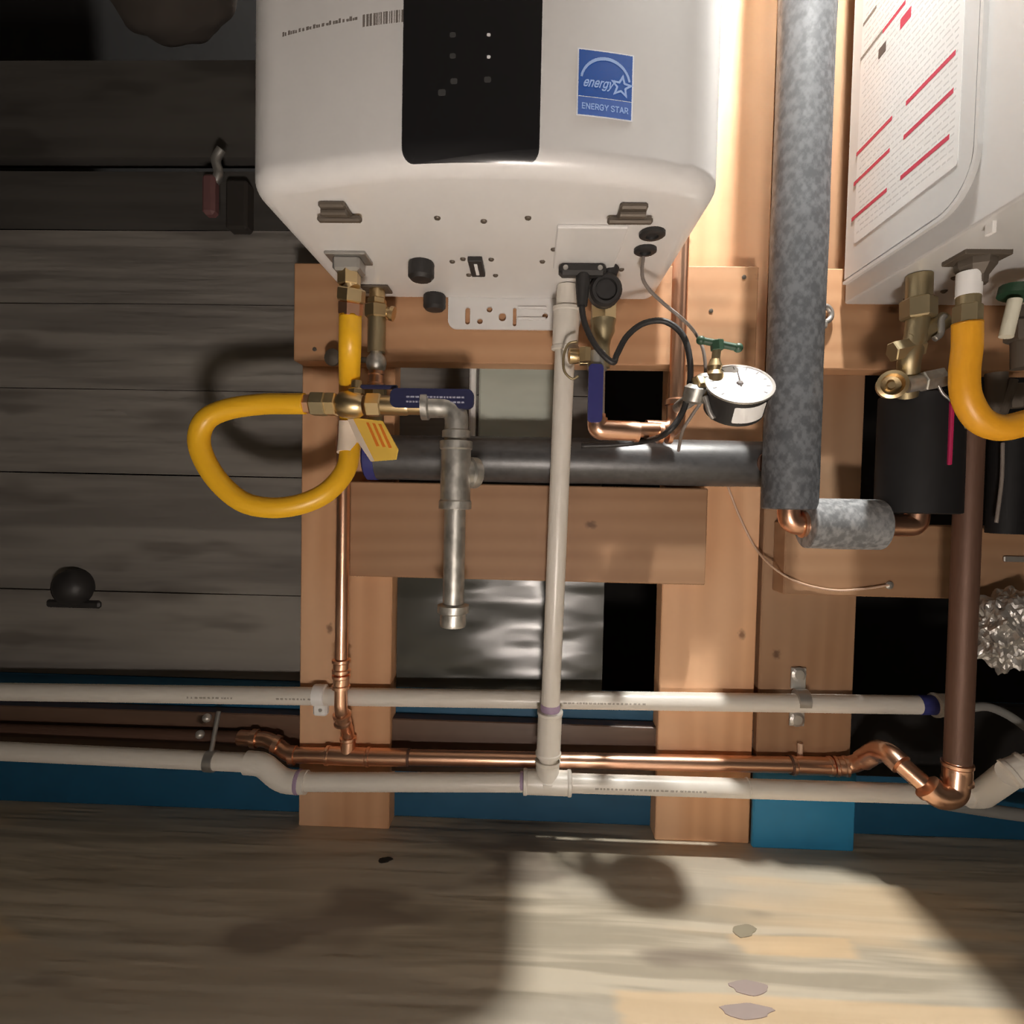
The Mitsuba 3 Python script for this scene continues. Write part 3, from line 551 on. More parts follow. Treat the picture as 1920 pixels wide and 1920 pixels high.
# ---------------------------------------------------------------- insulated pipes
RI = 0.0338; YI = -0.102
xi = at(1497, 470, YI)[0]; zb_ = at(1480, 955, YI)[2]
t = thing('insulated_pipe', 'thick upright pipe in grey foam insulation between the two water heaters', 'pipe')
def foam(p0, p1, r, seed):
    p0, p1 = np.asarray(p0, float), np.asarray(p1, float); L = np.linalg.norm(p1 - p0); k = max(8, int(L / 0.012)); s = np.linspace(0, L, k)
    rr = r * (0.985 + 0.03 * meshkit.noise(np.c_[s * 22, s * 0 + seed, s * 0])); pr = [(r * 0.93, 0)] + [(a_, b_) for a_, b_ in zip(rr, np.clip(s, 0.0015, L - 0.0015))] + [(r * 0.93, L)]
    return lathe(p0, p1 - p0, pr, 32)
part(t, 'foam', foam([xi, YI, zb_], [xi, YI, 1.93], RI, 1), 'mat_foam', 40)
part(t, 'copper_end', tube(bend([[xi, YI, zb_ + 0.02], [xi, YI, at(1478, 983, YI)[2]], at(1530, 983, YI)], 0.02, 8), 0.0142, n=20), 'mat_copper', 50)
part(t, 'copper_end', tube(bend([at(1630, 985, YI), at(1718, 985, YI), at(1720, 955, YI)], 0.022, 8), 0.0142, n=20), 'mat_copper', 50)
part(t, 'bead', sleeve(at(1500, 983, YI), at(1516, 983, YI), 0.0165), 'mat_copper', 35)
part(t, 'foam_sleeve', foam(at(1509, 981, YI), at(1650, 984, YI), 0.0325, 3), 'mat_foam_light', 40, label='short level sleeve of grey foam')
part(t, 'black_foam', foam(at(1719, 962, YI), at(1727, 742, YI), 0.0470, 5), 'mat_foam_black', 40, label='thick black foam sleeve')
t2 = thing('pipe_clip', 'small white metal clip beside the grey insulated pipe, on the level rail', 'clip')
q = at(1545, 592, -0.045)
part(t2, 'loop', trimesh.creation.torus(0.011, 0.004, 20, 10).apply_transform(trimesh.transformations.rotation_matrix(math.pi / 2, [1, 0.2, 0])).apply_translation(q + [0, 0, 0.002]), 'mat_foil', True)
part(t2, 'foot', bx(q[0] - 0.020, q[0] + 0.004, -0.05, -0.0385, q[2] - 0.018, q[2] - 0.008, 0.002), 'mat_steel')
t = thing('insulated_pipe', 'level pipe in dark foam insulation crossing behind the white drain pipe', 'pipe')
zc_ = 0.5695; a_, b_ = at(690, 868, -0.037), at(1436, 868, -0.037)
part(t, 'foam', foam([a_[0], -0.034, zc_], [b_[0], -0.034, zc_], 0.0325, 7), 'mat_foam_dark', 40)
part(t, 'tape', lathe([a_[0] - 0.004, -0.034, zc_], [1, 0, 0], [(0.012, 0), (0.030, 0.001), (0.0333, 0.004), (0.0333, 0.018), (0.030, 0.020)]), 'mat_blue_tape', 40, label='dark blue tape at the left end')
part(t, 'copper_end', rod([b_[0] - 0.01, -0.06, zc_], [xi - 0.015, -0.07, zc_], 0.0142, 16), 'mat_copper_shade_joint', 40)

# ---------------------------------------------------------------- gas line of the left heater
YG = -0.142
t = thing('gas_hose', 'yellow flexible gas hose looped below the left water heater', 'hose')
gz = ZB - 0.02
g0 = np.array([GX, GY, gz])
part(t, 'fitting', cat(nut(g0 + [0, 0, 0.004], g0 - [0, 0, 0.014], 0.0135), rod(g0 - [0, 0, 0.014], at(660, 545, GY), 0.011, 20)), 'mat_brass', 35)
n0 = at(660, 540, GY); n1 = at(658, 566, GY + 0.004); n2 = at(657, 592, GY + 0.008)
part(t, 'nut', nut(n0, n1, 0.0165), 'mat_brass', 30); part(t, 'nut', nut(n1, n2, 0.0145), 'mat_copper', 30)
hp = [n2, at(656, 660, GY + 0.012), at(655, 745, -0.100), at(656, 820, -0.098), at(650, 876, -0.110), at(616, 920, -0.125), at(565, 945, -0.135), at(505, 952, -0.142), at(450, 938, -0.146), at(402, 893, -0.148), at(374, 835, -0.148), at(384, 790, -0.147), at(425, 768, -0.145), at(490, 758, YG), at(545, 757, YG), at(572, 757, YG)]
HOSE = hp
part(t, 'tube', tube(hp, 0.0132, True, 10, 22), 'mat_yellow', True)
part(t, 'sleeve', sweep(curve([at(656, 790, -0.0985), at(655, 820, -0.098), at(652, 850, -0.103)], 6), 0.0142, 22), 'mat_tag_white', 40, label='pale printed sleeve')
h0 = at(570, 757.5, YG); zg = h0[2]
X = lambda px: at(px, 760, YG)[0]
part(t, 'nut', nut([X(566), YG, zg], [X(584), YG, zg], 0.0125), 'mat_copper', 30); part(t, 'nut', nut([X(584), YG, zg], [X(612), YG, zg], 0.0158), 'mat_brass_dull', 30)
# hang tag
tg = thing('hang_tag', 'yellow paper tag hanging from the gas hose under the brass valve', 'tag')
def tagM(v):
    o = at(652, 782, -0.118); ux = at(722, 790, -0.150) - o; uy = at(676, 862, -0.134) - o
    n_ = np.cross(ux, uy); n_ /= np.linalg.norm(n_)
    if n_[1] > 0: n_ = -n_
    return o + v[:, :1] * ux + v[:, 1:2] * uy + v[:, 2:] * n_
part(tg, 'sheet', slab(Polygon([(0, 0.06), (0.3, 0), (0.95, 0), (1.12, 0.62), (0.98, 0.86), (0.30, 1.0), (0.08, 0.55)]), 0.0012, tagM), 'mat_tag')
part(tg, 'pale_edge', slab(Polygon([(0, 0.06), (0.16, 0.03), (0.40, 0.97), (0.30, 1.0), (0.08, 0.55)]), 0.0005, lambda v: tagM(v + [0, 0, 0.0012])), 'mat_tag_white')
for i in range(3):
    part(tg, 'printed_bar', slab(Polygon([(0.50 + 0.16 * i, 0.08), (0.57 + 0.16 * i, 0.08), (0.66 + 0.16 * i, 0.60), (0.58 + 0.16 * i, 0.62)]), 0.0005, lambda v: tagM(v + [0, 0, 0.0012])), 'mat_tag_ink')
t = thing('gas_valve', 'brass gas shutoff valve with a dark navy lever, between yellow hose and galvanised elbow', 'valve')
part(t, 'body', cat(nut([X(612), YG, zg], [X(632), YG, zg], 0.0155), lathe([X(632), YG, zg], [1, 0, 0], [(0.012, 0), (0.016, 0.006), (0.0175, 0.016), (0.016, 0.028), (0.012, 0.034)], 20), nut([X(688), YG, zg], [X(716), YG, zg], 0.0155)), 'mat_brass', 30)
part(t, 'nipple', cat(rod([X(714), YG, zg], [X(790), YG, zg], 0.0115, 20), lathe([X(716), YG, zg], [1, 0, 0], [(0.0125, 0), (0.0128, 0.03), (0.0115, 0.034)])), 'mat_brass', 35)
sx = X(668)
part(t, 'stem', cat(rod([sx, YG, zg + 0.014], [sx, YG, zg + 0.030], 0.0068, 16), nut([sx, YG, zg + 0.013], [sx, YG, zg + 0.020], 0.010)), 'mat_brass', 30)
l0_, l1_ = at(733, 765, YG - 0.008), at(889, 731, YG - 0.008)
lev = slab(rrect(l0_[0], l1_[0], l0_[2], l1_[2], 0.008), 0.009, lambda v: np.c_[v[:, 0], YG - 0.004 - v[:, 2], v[:, 1]])
part(t, 'lever', cat(lev, bx(sx + 0.0055, l0_[0] + 0.006, YG - 0.003, YG + 0.003, zg + 0.020, zg + 0.025, 0.001)), 'mat_handle_navy', label='dark navy lever')
zz = (l0_[2] + l1_[2]) / 2
ms = []
for zr_ in (zz + 0.0015, zz - 0.0045):
    x = l0_[0] + 0.02
    while x < l1_[0] - 0.014:
        w = rng.uniform(0.002, 0.005); ms.append(bx(x, x + w, YG - 0.0135, YG - 0.0128, zr_ - 0.0011, zr_ + 0.0011, 0.0001)); x += w + 0.0012
part(t, 'lettering', cat(*ms), 'mat_print', kind='stuff')
t = thing('galvanised_pipe', 'galvanised drip leg hanging below the navy valve lever with a cap at its end', 'pipe')
xd = at(853, 960, YG)[0]; Z = lambda py: at(853, py, YG)[2]
part(t, 'elbow', tube(bend([[X(792), YG, zg], [xd, YG, zg], [xd, YG, Z(826)]], 0.024, 9), 0.0148, n=24), 'mat_galvanised', 50)
part(t, 'elbow_collar', cat(lathe([X(790), YG, zg], [1, 0, 0], [(0.0135, 0), (0.0178, 0.001), (0.0178, 0.009), (0.0148, 0.011)]), lathe([xd, YG, Z(822)], [0, 0, 1], [(0.014, 0), (0.0178, 0.001), (0.0178, 0.009), (0.0148, 0.011)])), 'mat_galvanised', 35)
part(t, 'tee', cat(lathe([xd, YG, Z(955)], [0, 0, 1], [(0.017, 0), (0.0205, 0.001), (0.0205, 0.010), (0.0188, 0.012), (0.0188, Z(826) - Z(955) - 0.012), (0.0205, Z(826) - Z(955) - 0.010), (0.0205, Z(826) - Z(955) - 0.001), (0.017, Z(826) - Z(955))]),
     lathe([xd, YG, Z(885)], [0.75, 0.66, 0], [(0.017, 0), (0.017, 0.018), (0.020, 0.020), (0.020, 0.030), (0.016, 0.031)])), 'mat_galvanised', 35)
part(t, 'nipple', rod([xd, YG, Z(1140)], [xd, YG, Z(950)], 0.0134, 24), 'mat_galvanised', 40)
part(t, 'cap', lathe([xd, YG, Z(1176)], [0, 0, 1], [(0.010, 0), (0.0155, 0.001), (0.0165, 0.004), (0.0165, 0.017), (0.0198, 0.019), (0.0198, 0.028), (0.0135, 0.030)]), 'mat_galvanised', 35)

# ---------------------------------------------------------------- cold water fittings of the left heater
t = thing('water_valve', 'dull brass water fitting right of the yellow hose, under the left water heater', 'valve')
q = onz(708, 540, ZB); cy_ = min(q[1], -0.075); cx_ = at(706, 640, cy_)[0]; Zc = lambda py: at(706, py, cy_)[2]
part(t, 'flange', bx(cx_ - 0.020, cx_ + 0.018, cy_ - 0.014, cy_ + 0.014, ZB - 0.003, ZB - 0.0002, 0.001), 'mat_dark_steel')
part(t, 'body', cat(rod([cx_, cy_, ZB - 0.002], [cx_, cy_, Zc(570)], 0.0105, 20), nut([cx_, cy_, Zc(597)], [cx_, cy_, Zc(572)], 0.0165), nut([cx_, cy_, Zc(572)], [cx_, cy_, Zc(560)], 0.013)), 'mat_brass', 30)
part(t, 'pipe', rod([cx_, cy_, Zc(660)], [cx_, cy_, Zc(595)], 0.0120, 22), 'mat_brass_dull', 40)
part(t, 'side_port', lathe([cx_ + 0.004, cy_, Zc(582)], [1, 0, -0.25], [(0.007, 0), (0.007, 0.014), (0.010, 0.015), (0.010, 0.02), (0.004, 0.021)], 16), 'mat_brass', 30)
part(t, 'ball', lathe([cx_, cy_, Zc(697)], [0, 0, 1], [(0.009, 0), (0.0125, 0.005), (0.0140, 0.012), (0.0125, 0.019), (0.008, 0.025), (0.008, 0.03)], 20), 'mat_galvanised', 40)
part(t, 'collar', sleeve([cx_, cy_, Zc(727)], [cx_, cy_, Zc(695)], 0.0098), 'mat_copper', 35)
part(t, 'nut', cat(nut([cx_, cy_, Zc(756)], [cx_, cy_, Zc(726)], 0.0150), rod([cx_, cy_, Zc(790)], [cx_, cy_, Zc(755)], 0.0105)), 'mat_brass_dull', 30)
part(t, 'link', tube(bend([[cx_, cy_, Zc(775)], [cx_, cy_ + 0.003, Zc(806)], [xr, YV, at(645, 812, YV)[2]], [xr, YV, at(645, 845, YV)[2]]], 0.016, 7), 0.0108, n=20), 'mat_copper', 50)
lk = at(617, 672, -0.06)
part(t, 'handle', cat(rod([cx_ - 0.005, cy_, Zc(676)], [lk[0] + 0.005, -0.062, lk[2]], 0.004, 12), lathe([lk[0] + 0.008, -0.062, lk[2]], [-0.2, -1, 0], [(0.004, 0), (0.012, 0.002), (0.012, 0.006), (0.004, 0.009)], 16)), 'mat_dark_steel', 40)

# ---------------------------------------------------------------- hot water fittings of the left heater
YH = -0.118
t = thing('water_valve', 'brass water valve with an upright blue lever, right of the white drain pipe', 'valve')
hx = at(1130, 640, YH)[0]; Zh = lambda py: at(1125, py, YH)[2]
part(t, 'union', cat(rod([hx, YH, ZB - 0.001], [hx, YH, Zh(560)], 0.010, 18), nut([hx, YH, Zh(602)], [hx, YH, Zh(566)], 0.0170)), 'mat_brass', 30)
part(t, 'body', lathe([hx, YH, Zh(690)], [0, 0, 1], [(0.010, 0), (0.0115, 0.006), (0.0100, 0.014), (0.0090, 0.026), (0.0105, 0.036), (0.0150, 0.046), (0.0150, 0.054), (0.0165, Zh(600) - Zh(690))]), 'mat_brass_dull', 35)
part(t, 'collar', lathe([hx - 0.006, YH, Zh(696)], [0, 0, 1], [(0.010, 0), (0.0125, 0.001), (0.0135, 0.018), (0.0125, 0.024), (0.009, 0.026)]), 'mat_galvanised', 35)
a_, b_ = at(1101, 792, YH - 0.014), at(1131, 684, YH - 0.014)
part(t, 'lever', cat(slab(rrect(a_[0], b_[0], a_[2], b_[2], 0.005), 0.007, lambda v: np.c_[v[:, 0], YH - 0.012 - v[:, 2], v[:, 1]]), bx(a_[0] + 0.003, b_[0] - 0.003, YH - 0.019, YH - 0.0185, a_[2] + 0.012, b_[2] - 0.02, 0.0002)), 'mat_handle_blue', label='dark blue lever')
part(t, 'stem', rod([hx - 0.006, YH - 0.014, Zh(698)], [hx - 0.006, YH, Zh(698)], 0.005, 12), 'mat_steel', 30)
part(t, 'pipe', rod([hx - 0.004, YH, Zh(790)], [hx - 0.005, YH, Zh(690)], 0.0090, 18), 'mat_steel', 40)
# side drain cock left of it
q = at(1080, 668, YH)
part(t, 'drain_cock', cat(nut(q + [0.016, 0, 0], q + [0.004, 0, 0], 0.012), lathe(q + [0.006, 0, 0], [-1, 0, 0], [(0.008, 0), (0.010, 0.006), (0.010, 0.014), (0.006, 0.016)], 16), nut(q + [0.010, -0.012, 0.008], q + [0.010, -0.012, -0.010], 0.008), rod(q + [0.012, 0, 0], [hx, YH, q[2]], 0.0065, 14)), 'mat_brass', 30)
part(t, 'chain', sweep(curve(pts(YH - 0.016, (1082, 640), (1066, 645), (1057, 668), (1058, 695), (1072, 710), (1085, 705)), 8), 0.0016, 8), 'mat_brass_dull', True)
t = thing('copper_loop', 'bright copper pipe bent in a U below the right corner of the left heater', 'pipe')
P0, P1, P2_, P3_ = [hx - 0.004, YH, Zh(776)], at(1117, 806, YH), at(1262, 806, -0.092), None
ux = at(1272, 640, -0.085)[0]
P2_ = np.array([ux - 0.001, -0.088, at(1262, 806, -0.09)[2]]); top = np.array([ux, -0.085, 1.02])
part(t, 'pipe', tube(bend([P0, np.array([hx - 0.004, YH, P1[2]]), P2_, top], 0.026, 10), 0.0102, n=24), 'mat_copper', 50)
part(t, 'elbow', tube(bend([[hx - 0.004, YH, Zh(784)], [hx - 0.004, YH, P1[2]], [hx + 0.045, YH + 0.006, P1[2]]], 0.028, 9), 0.0128, n=24), 'mat_copper', 50)
part(t, 'elbow', tube(bend([P2_ + [-0.040, -0.004, 0], P2_, P2_ + [0, 0, 0.036]], 0.024, 9), 0.0124, n=24), 'mat_copper', 50)
for s in (0.052, 0.085, 0.098):
    q = np.array([hx - 0.004 + s, YH + (P2_[1] - YH) * s / (P2_[0] - hx), P1[2]]); part(t, 'bead', lathe(q, [1, 0.1, 0], [(0.010, -0.004), (0.0136, -0.003), (0.0136, 0.003), (0.010, 0.004)]), 'mat_copper', 35)
part(t, 'bead', lathe(P2_ + [0, 0, 0.036], [0, 0, 1], [(0.011, -0.005), (0.0155, -0.003), (0.0155, 0.003), (0.010, 0.006)]), 'mat_copper', 35)

# gauge with its green handled cock
t = thing('pressure_gauge', 'round pressure gauge with a white dial left of the grey insulated pipe', 'gauge')
g = at(1387, 720, -0.195); nn = np.array([-0.06, -0.70, 0.70]); nn /= np.linalg.norm(nn); RG_ = 0.0368
part(t, 'case', lathe(g - nn * 0.036, nn, [(RG_ * 0.80, 0), (RG_ * 0.92, 0.002), (RG_ * 0.93, 0.030), (RG_, 0.031), (RG_, 0.0355), (RG_ * 0.95, 0.0365)], 40), 'mat_black', 35, label='black case')
part(t, 'rim', lathe(g, nn, [(RG_ * 0.955, -0.002), (RG_ * 1.03, -0.001), (RG_ * 1.03, 0.0015), (RG_ * 0.94, 0.0025), (RG_ * 0.93, 0.0008)], 40), 'mat_foil', 35)
part(t, 'dial', lathe(g, nn, [(RG_ * 0.94, 0.0002), (RG_ * 0.94, 0.0010)], 40), 'mat_white')
_, ga, gb = frame(nn)
e1_ = np.array([1.0, 0, 0]) - nn * nn[0]; e1_ /= np.linalg.norm(e1_); e2_ = np.cross(nn, e1_)
ticks = []
for i in range(11):
    w = math.radians(-40 + 26 * i); u = e1_ * math.cos(w) + e2_ * math.sin(w)
    ticks.append(tube([g + nn * 0.0012 + u * RG_ * 0.76, g + nn * 0.0012 + u * RG_ * 0.88], 0.0005, n=6))
part(t, 'ticks', cat(*ticks), 'mat_ink', kind='stuff')
part(t, 'needle', cat(tube([g + nn * 0.0016 - e2_ * 0.006, g + nn * 0.0016 + (e2_ * 0.9 + e1_ * 0.1) * 0.026], [0.0011, 0.0004], n=8), lathe(g, nn, [(0.004, 0.0008), (0.003, 0.003)], 12)), 'mat_ink_dark')
# label on the case
lp = []
def caseM(v):
    r_ = RG_ * 0.93 + 0.0003 + v[:, 2]; a_ = v[:, 0] / (RG_ * 0.93)
    down = -e2_
    return g - nn * 0.036 + nn * v[:, 1:2] + (r_ * np.sin(a_))[:, None] * e1_ + (r_ * np.cos(a_))[:, None] * down
m = trimesh.creation.extrude_polygon(rrect(-0.011, 0.028, 0.007, 0.028, 0.002), 0.0003, engine='earcut'); v, f = trimesh.remesh.subdivide_to_size(m.vertices, m.faces, 0.005)
part(t, 'case_label', trimesh.Trimesh(caseM(np.array(v)), f), 'mat_white', label='white label on the case')
w0 = at(1312, 722, -0.180)
part(t, 'stem', cat(rod(g - nn * 0.020 - e1_ * RG_ * 0.9, w0, 0.0065, 14), nut(w0 + (0.010, 0.004, 0.002), w0 - (0.006, 0, 0), 0.011)), 'mat_brass', 30)
c_ = at(1340, 690, -0.180)
t = thing('gauge_cock', 'small brass cock with a dark green tee handle above the pressure gauge', 'valve')
part(t, 'body', cat(lathe(c_ - [0, 0, 0.020], [0, 0, 1], [(0.007, 0), (0.0105, 0.003), (0.0105, 0.012), (0.0075, 0.017), (0.0085, 0.022), (0.0055, 0.030)], 18), nut(c_ + [0.006, 0.004, -0.014], c_ + [0.034, 0.010, -0.016], 0.0095)), 'mat_brass', 30)
part(t, 'stem', rod(c_, at(1344, 655, -0.180), 0.0048, 14), 'mat_brass_dull', 30)
h0_, h1_ = at(1314, 638, -0.180), at(1384, 652, -0.180)
part(t, 'handle', cat(tube([h0_, h1_], 0.0042, n=12), nut(at(1345, 657, -0.180), at(1344, 638, -0.180), 0.0075), ball(h0_, 0.0052, 2), ball(h1_, 0.0056, 2)), 'mat_green', 40, label='dark green tee handle')
y_ = at(1300, 737, -0.172)
part(t, 'elbow', cat(tube(bend([c_ - [0, 0, 0.014], at(1312, 712, -0.176), at(1300, 745, -0.166), at(1272, 765, -0.095)], 0.015), 0.0085, n=18), lathe(y_ + [0, 0, -0.012], [0.1, -0.3, 1], [(0.009, 0), (0.0135, 0.003), (0.0135, 0.018), (0.009, 0.022)], 16)), 'mat_galvanised', 40)
part(t, 'bracket', tube(pts(-0.188, (1322, 742), (1330, 770), (1338, 785)), 0.003, True), 'mat_foil', True)

# power cord and thin wires
t = thing('power_cord', 'black power cord with a flat plug under the left water heater', 'cord')
q = hang(1092, 490)
part(t, 'plug', cat(bx(q[0] - 0.0275, q[0] + 0.0275, q[1] - 0.009, q[1] + 0.009, ZB - 0.018, ZB - 0.0042, 0.005)), 'mat_black')
for s in (-1, 1): part(t, 'screw', lathe([q[0] + s * 0.020, q[1] - 0.009, ZB - 0.011], [0, -1, 0], [(0.0032, 0), (0.003, 0.001), (0.001, 0.0014)], 10), 'mat_steel')
part(t, 'boot', lathe([q[0] + 0.001, q[1], ZB - 0.016], [0, 0, -1], [(0.0085, 0), (0.0085, 0.012), (0.006, 0.036)], 14), 'mat_black', 40)
yq = q[1]
part(t, 'cable', tube([[q[0] + 0.001, yq, ZB - 0.03], at(1090, 560, yq), at(1096, 605, yq), at(1118, 650, yq - 0.004), at(1148, 679, yq - 0.004), at(1157, 664, yq + 0.002), at(1176, 630, yq + 0.004), at(1208, 606, yq + 0.004), at(1248, 603, yq + 0.004), at(1281, 630, yq + 0.003), at(1294, 680, yq), at(1291, 735, yq), at(1275, 782, yq), at(1245, 815, yq + 0.01), at(1205, 828, -0.09), at(1150, 834, -0.076), at(1090, 836, -0.073)], 0.0036, True, 8, 12), 'mat_black', True)
t = thing('round_valve', 'black round plastic knob with a tab, under the left heater beside the plug', 'knob')
q = onz(1136, 500, ZB); ky = at(1134, 543, q[1])
part(t, 'knob', lathe(ky + [0, 0.012, 0], [0.02, -1, -0.15], [(0.0175, 0), (0.0195, 0.004), (0.0195, 0.020), (0.0165, 0.024), (0.0130, 0.024), (0.0120, 0.018), (0.002, 0.018)], 24), 'mat_black', 35)
tb = at(1150, 498, q[1]); part(t, 'tab', sweep([ky + [0.003, 0, 0.012], tb, [tb[0] + 0.002, tb[1], ZB - 0.0005]], 0.0085, 12), 'mat_black', 40)
part(t, 'tab_plate', bx(ky[0] - 0.020, ky[0] - 0.008, ky[1] - 0.004, ky[1] + 0.006, ky[2] + 0.008, ZB - 0.0005, 0.002), 'mat_black')
q = hang(1207, 474)
solo('sensor_wire', 'thin grey wire from the left heater down to the pressure gauge', 'wire', tube([[q[0], q[1], ZB - 0.001], at(1204, 515, q[1]), at(1215, 540, q[1]), at(1243, 568, q[1]), at(1275, 594, q[1]), at(1302, 622, -0.165), at(1318, 655, -0.168), at(1323, 700, -0.168), at(1318, 745, -0.162), at(1298, 778, -0.155), at(1280, 808, -0.14), at(1272, 845, -0.095)], 0.0020, True, 8, 10), 'mat_wire', True)
solo('thin_wire', 'thin pale wire drooping over the lower right level rail', 'wire', tube([at(1362, 905, -0.0035), at(1385, 965, -0.0035), at(1415, 1025, -0.006), at(1445, 1060, -0.030), at(1480, 1084, -0.042), at(1520, 1099, -0.0415), at(1570, 1107, -0.0415), at(1620, 1104, -0.0415), at(1666, 1097, -0.0415)], 0.0017, True, 8, 8), 'mat_wire_pale', True)
q = at(1666, 1097, -0.038); solo('wire_staple', 'small bright staple at the end of the thin pale wire', 'staple', lathe(q + [0, 0.001, 0], [0, -1, 0], [(0.0055, 0), (0.0055, 0.004), (0.002, 0.006)], 12), 'mat_foil')

# ---------------------------------------------------------------- fittings of the right heater
q = onz(1830, 482, ZB2); RX, RY = q[0] - 0.004, q[1]
t = thing('gas_hose', 'orange yellow flexible gas hose curving under the right water heater', 'hose')
Zr = lambda py: at(1815, py, RY)[2]; rx = at(1816, 550, RY)[0]
part(t, 'fitting', cat(rod([rx, RY, ZB2 - 0.028], [rx, RY, Zr(515)], 0.0115, 18), rod([rx, RY, Zr(556)], [rx, RY, Zr(610)], 0.0115, 20)), 'mat_brass_dull', 35)
part(t, 'paper_wrap', rod([rx, RY, Zr(556)], [rx, RY, Zr(512)], 0.0122, 24), 'mat_white', 40, label='white paper wrap')
part(t, 'nut', nut([rx, RY, Zr(610)], [rx, RY, Zr(572)], 0.0138), 'mat_brass_dull', 30)
part(t, 'tube', tube([[rx, RY, Zr(606)], at(1813, 650, RY), at(1808, 700, RY), at(1812, 745, RY), at(1835, 785, RY), at(1872, 802, RY), at(1915, 795, RY), at(1990, 770, RY), at(2050, 720, RY)], 0.0145, True, 10, 22), 'mat_orange', True)
t = thing('water_valve', 'brass drain valve with an open round port, above the thick black foam sleeve', 'valve')
YB = -0.150
part(t, 'stack', cat(rod([at(1722, 560, YB)[0], YB, ZB2 - 0.001], at(1722, 585, YB), 0.014, 20), nut(at(1722, 598, YB), at(1722, 560, YB), 0.019)), 'mat_brass_dull', 30)
part(t, 'body', cat(tube(bend([at(1722, 590, YB), at(1716, 640, YB), at(1704, 672, YB), at(1700, 742, YB + 0.02)], 0.02), 0.0125, n=20), tube([at(1706, 640, YB), at(1772, 600, YB)], 0.0105, n=16), nut(at(1672, 660, YB), at(1728, 648, YB), 0.0125)), 'mat_brass_dull', 40)
c0_ = at(1674, 722, YB - 0.018)
part(t, 'port', lathe(c0_ + [0.012, 0.030, 0.002], [-0.38, -0.92, -0.04], [(0.011, 0), (0.0135, 0.010), (0.0155, 0.020), (0.0165, 0.034), (0.0125, 0.035), (0.0110, 0.022), (0.005, 0.021), (0.004, 0.028), (0.001, 0.028)], 26), 'mat_brass', 35)
part(t, 'lever', sweep(curve(pts(YB - 0.012, (1752, 636), (1764, 625), (1765, 600), (1772, 592)), 6), 0.0036, 10), 'mat_steel', True)
part(t, 'union', cat(nut(at(1728, 716, YB - 0.006), at(1768, 708, YB - 0.006), 0.0125), rod(at(1700, 722, YB - 0.004), at(1730, 716, YB - 0.006), 0.0095)), 'mat_galvanised', 30)
part(t, 'chain', sweep(curve(pts(YB - 0.012, (1758, 720), (1768, 738), (1780, 748), (1788, 756)), 6), 0.0018, 8), 'mat_steel', True)
t = thing('water_valve', 'valve with a slim red lever beside the brown copper riser', 'valve')
a_, b_ = at(1776, 872, -0.150), at(1789, 748, -0.150)
part(t, 'lever', bx(a_[0], b_[0], -0.153, -0.147, a_[2], b_[2], 0.002), 'mat_red', label='red lever')
q = at(1802, 760, -0.128); part(t, 'body', cat(lathe(q + [0, 0, -0.03], [0, 0, 1], [(0.013, 0), (0.016, 0.004), (0.016, 0.012), (0.014, 0.02), (0.016, 0.035), (0.012, 0.05)], 18), rod(q, [(a_[0] + b_[0]) / 2, -0.148, b_[2] - 0.006], 0.005, 10)), 'mat_brass_dull', 35)
t = thing('water_valve', 'dark fitting with a pale plastic rod at the right edge under the right heater', 'valve')
part(t, 'rod', tube(pts(-0.20, (1886, 632), (1903, 562)), 0.0068, n=14), 'mat_pale_rod', 40)
part(t, 'knob', lathe(at(1905, 560, -0.19), [0.2, 0, 1], [(0.010, 0), (0.018, 0.002), (0.018, 0.012), (0.008, 0.014)], 16), 'mat_green', 35)
part(t, 'body', cat(rod(at(1925, 575, -0.17), at(1925, 690, -0.17), 0.015, 16), nut(at(1925, 600, -0.17), at(1925, 640, -0.17), 0.021)), 'mat_dark_steel', 30)
t = thing('water_valve', 'dim grey fittings behind the loop of the right gas hose', 'valve')
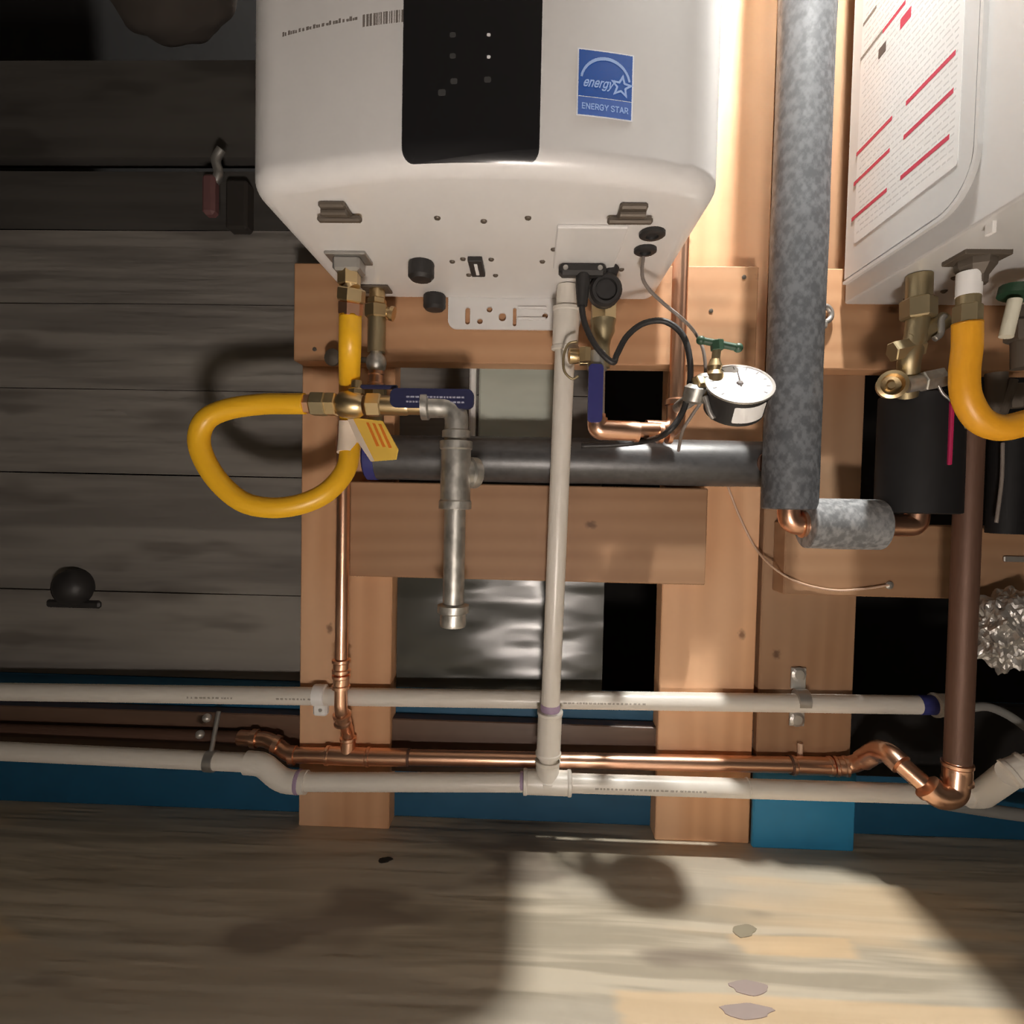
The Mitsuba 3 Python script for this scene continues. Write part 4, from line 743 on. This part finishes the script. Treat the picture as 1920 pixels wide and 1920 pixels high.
part(t, 'body', cat(tube(pts(-0.10, (1868, 700), (1866, 780)), 0.012, n=14), tube(pts(-0.11, (1880, 775), (1900, 712)), 0.0055, n=10), nut(at(1905, 720, -0.10), at(1905, 765, -0.10), 0.011)), 'mat_dark_steel', 30)
m = trimesh.creation.icosphere(4, 1.0); V = np.array(m.vertices); V *= (0.62 + 0.75 * meshkit.fbm(V * 3.2 + 3))[:, None]
m.vertices = V * [0.040, 0.035, 0.052] + at(1890, 1182, -0.075)
solo('foil_wrap', 'crumpled silvery foil wrap at the right edge below the lower right rail', 'foil', m, 'mat_foil')
solo('grey_hose', 'thin grey hose at the right edge near the end of the upper white pipe', 'hose', tube(pts(-0.03, (1822, 1327), (1850, 1325), (1885, 1338), (1925, 1365), (1990, 1420)), 0.006, True), 'mat_grey_hose', True)
q = at(1897, 1048, -0.038); solo('nail_plate', 'small pale metal plate on the lower right rail at the right edge', 'plate', bx(q[0] - 0.013, q[0] + 0.015, -0.042, -0.0385, q[2] - 0.004, q[2] + 0.004, 0.001), 'mat_foil')
t = thing('dark_pipe', 'dark upright pipe at the right edge behind the brown copper riser', 'pipe')
part(t, 'pipe', rod(at(1885, 1000, -0.065), at(1893, 800, -0.065), 0.022, 20), 'mat_foam_black', 40)
part(t, 'wire', tube(pts(-0.09, (1880, 830), (1878, 900), (1868, 980)), 0.0022, True), 'mat_wire', True)

# the lamps' own bodies
part('light_bulb', 'socket', lathe(LAMP + [0, 0, 0.026], [0, 0, 1], [(0.012, 0), (0.016, 0.004), (0.016, 0.035), (0.006, 0.042)], 20), 'mat_black', 35)
part('light_bulb', 'cord', rod(LAMP + [0, 0, 0.06], [LAMP[0], LAMP[1], 1.95], 0.003, 10), 'mat_black')
part('added_fill_light', 'housing', lathe([FILL[0], FILL[1], 0.0], [0, 0, 1], [(0.085, 0), (0.094, 0.003), (0.094, FILL[2] + 0.016), (0.088, FILL[2] + 0.016), (0.074, 0.010), (0.0, 0.004)], 32), 'mat_black', 35)  # rim of the added fill light, shaped to keep it off the floor
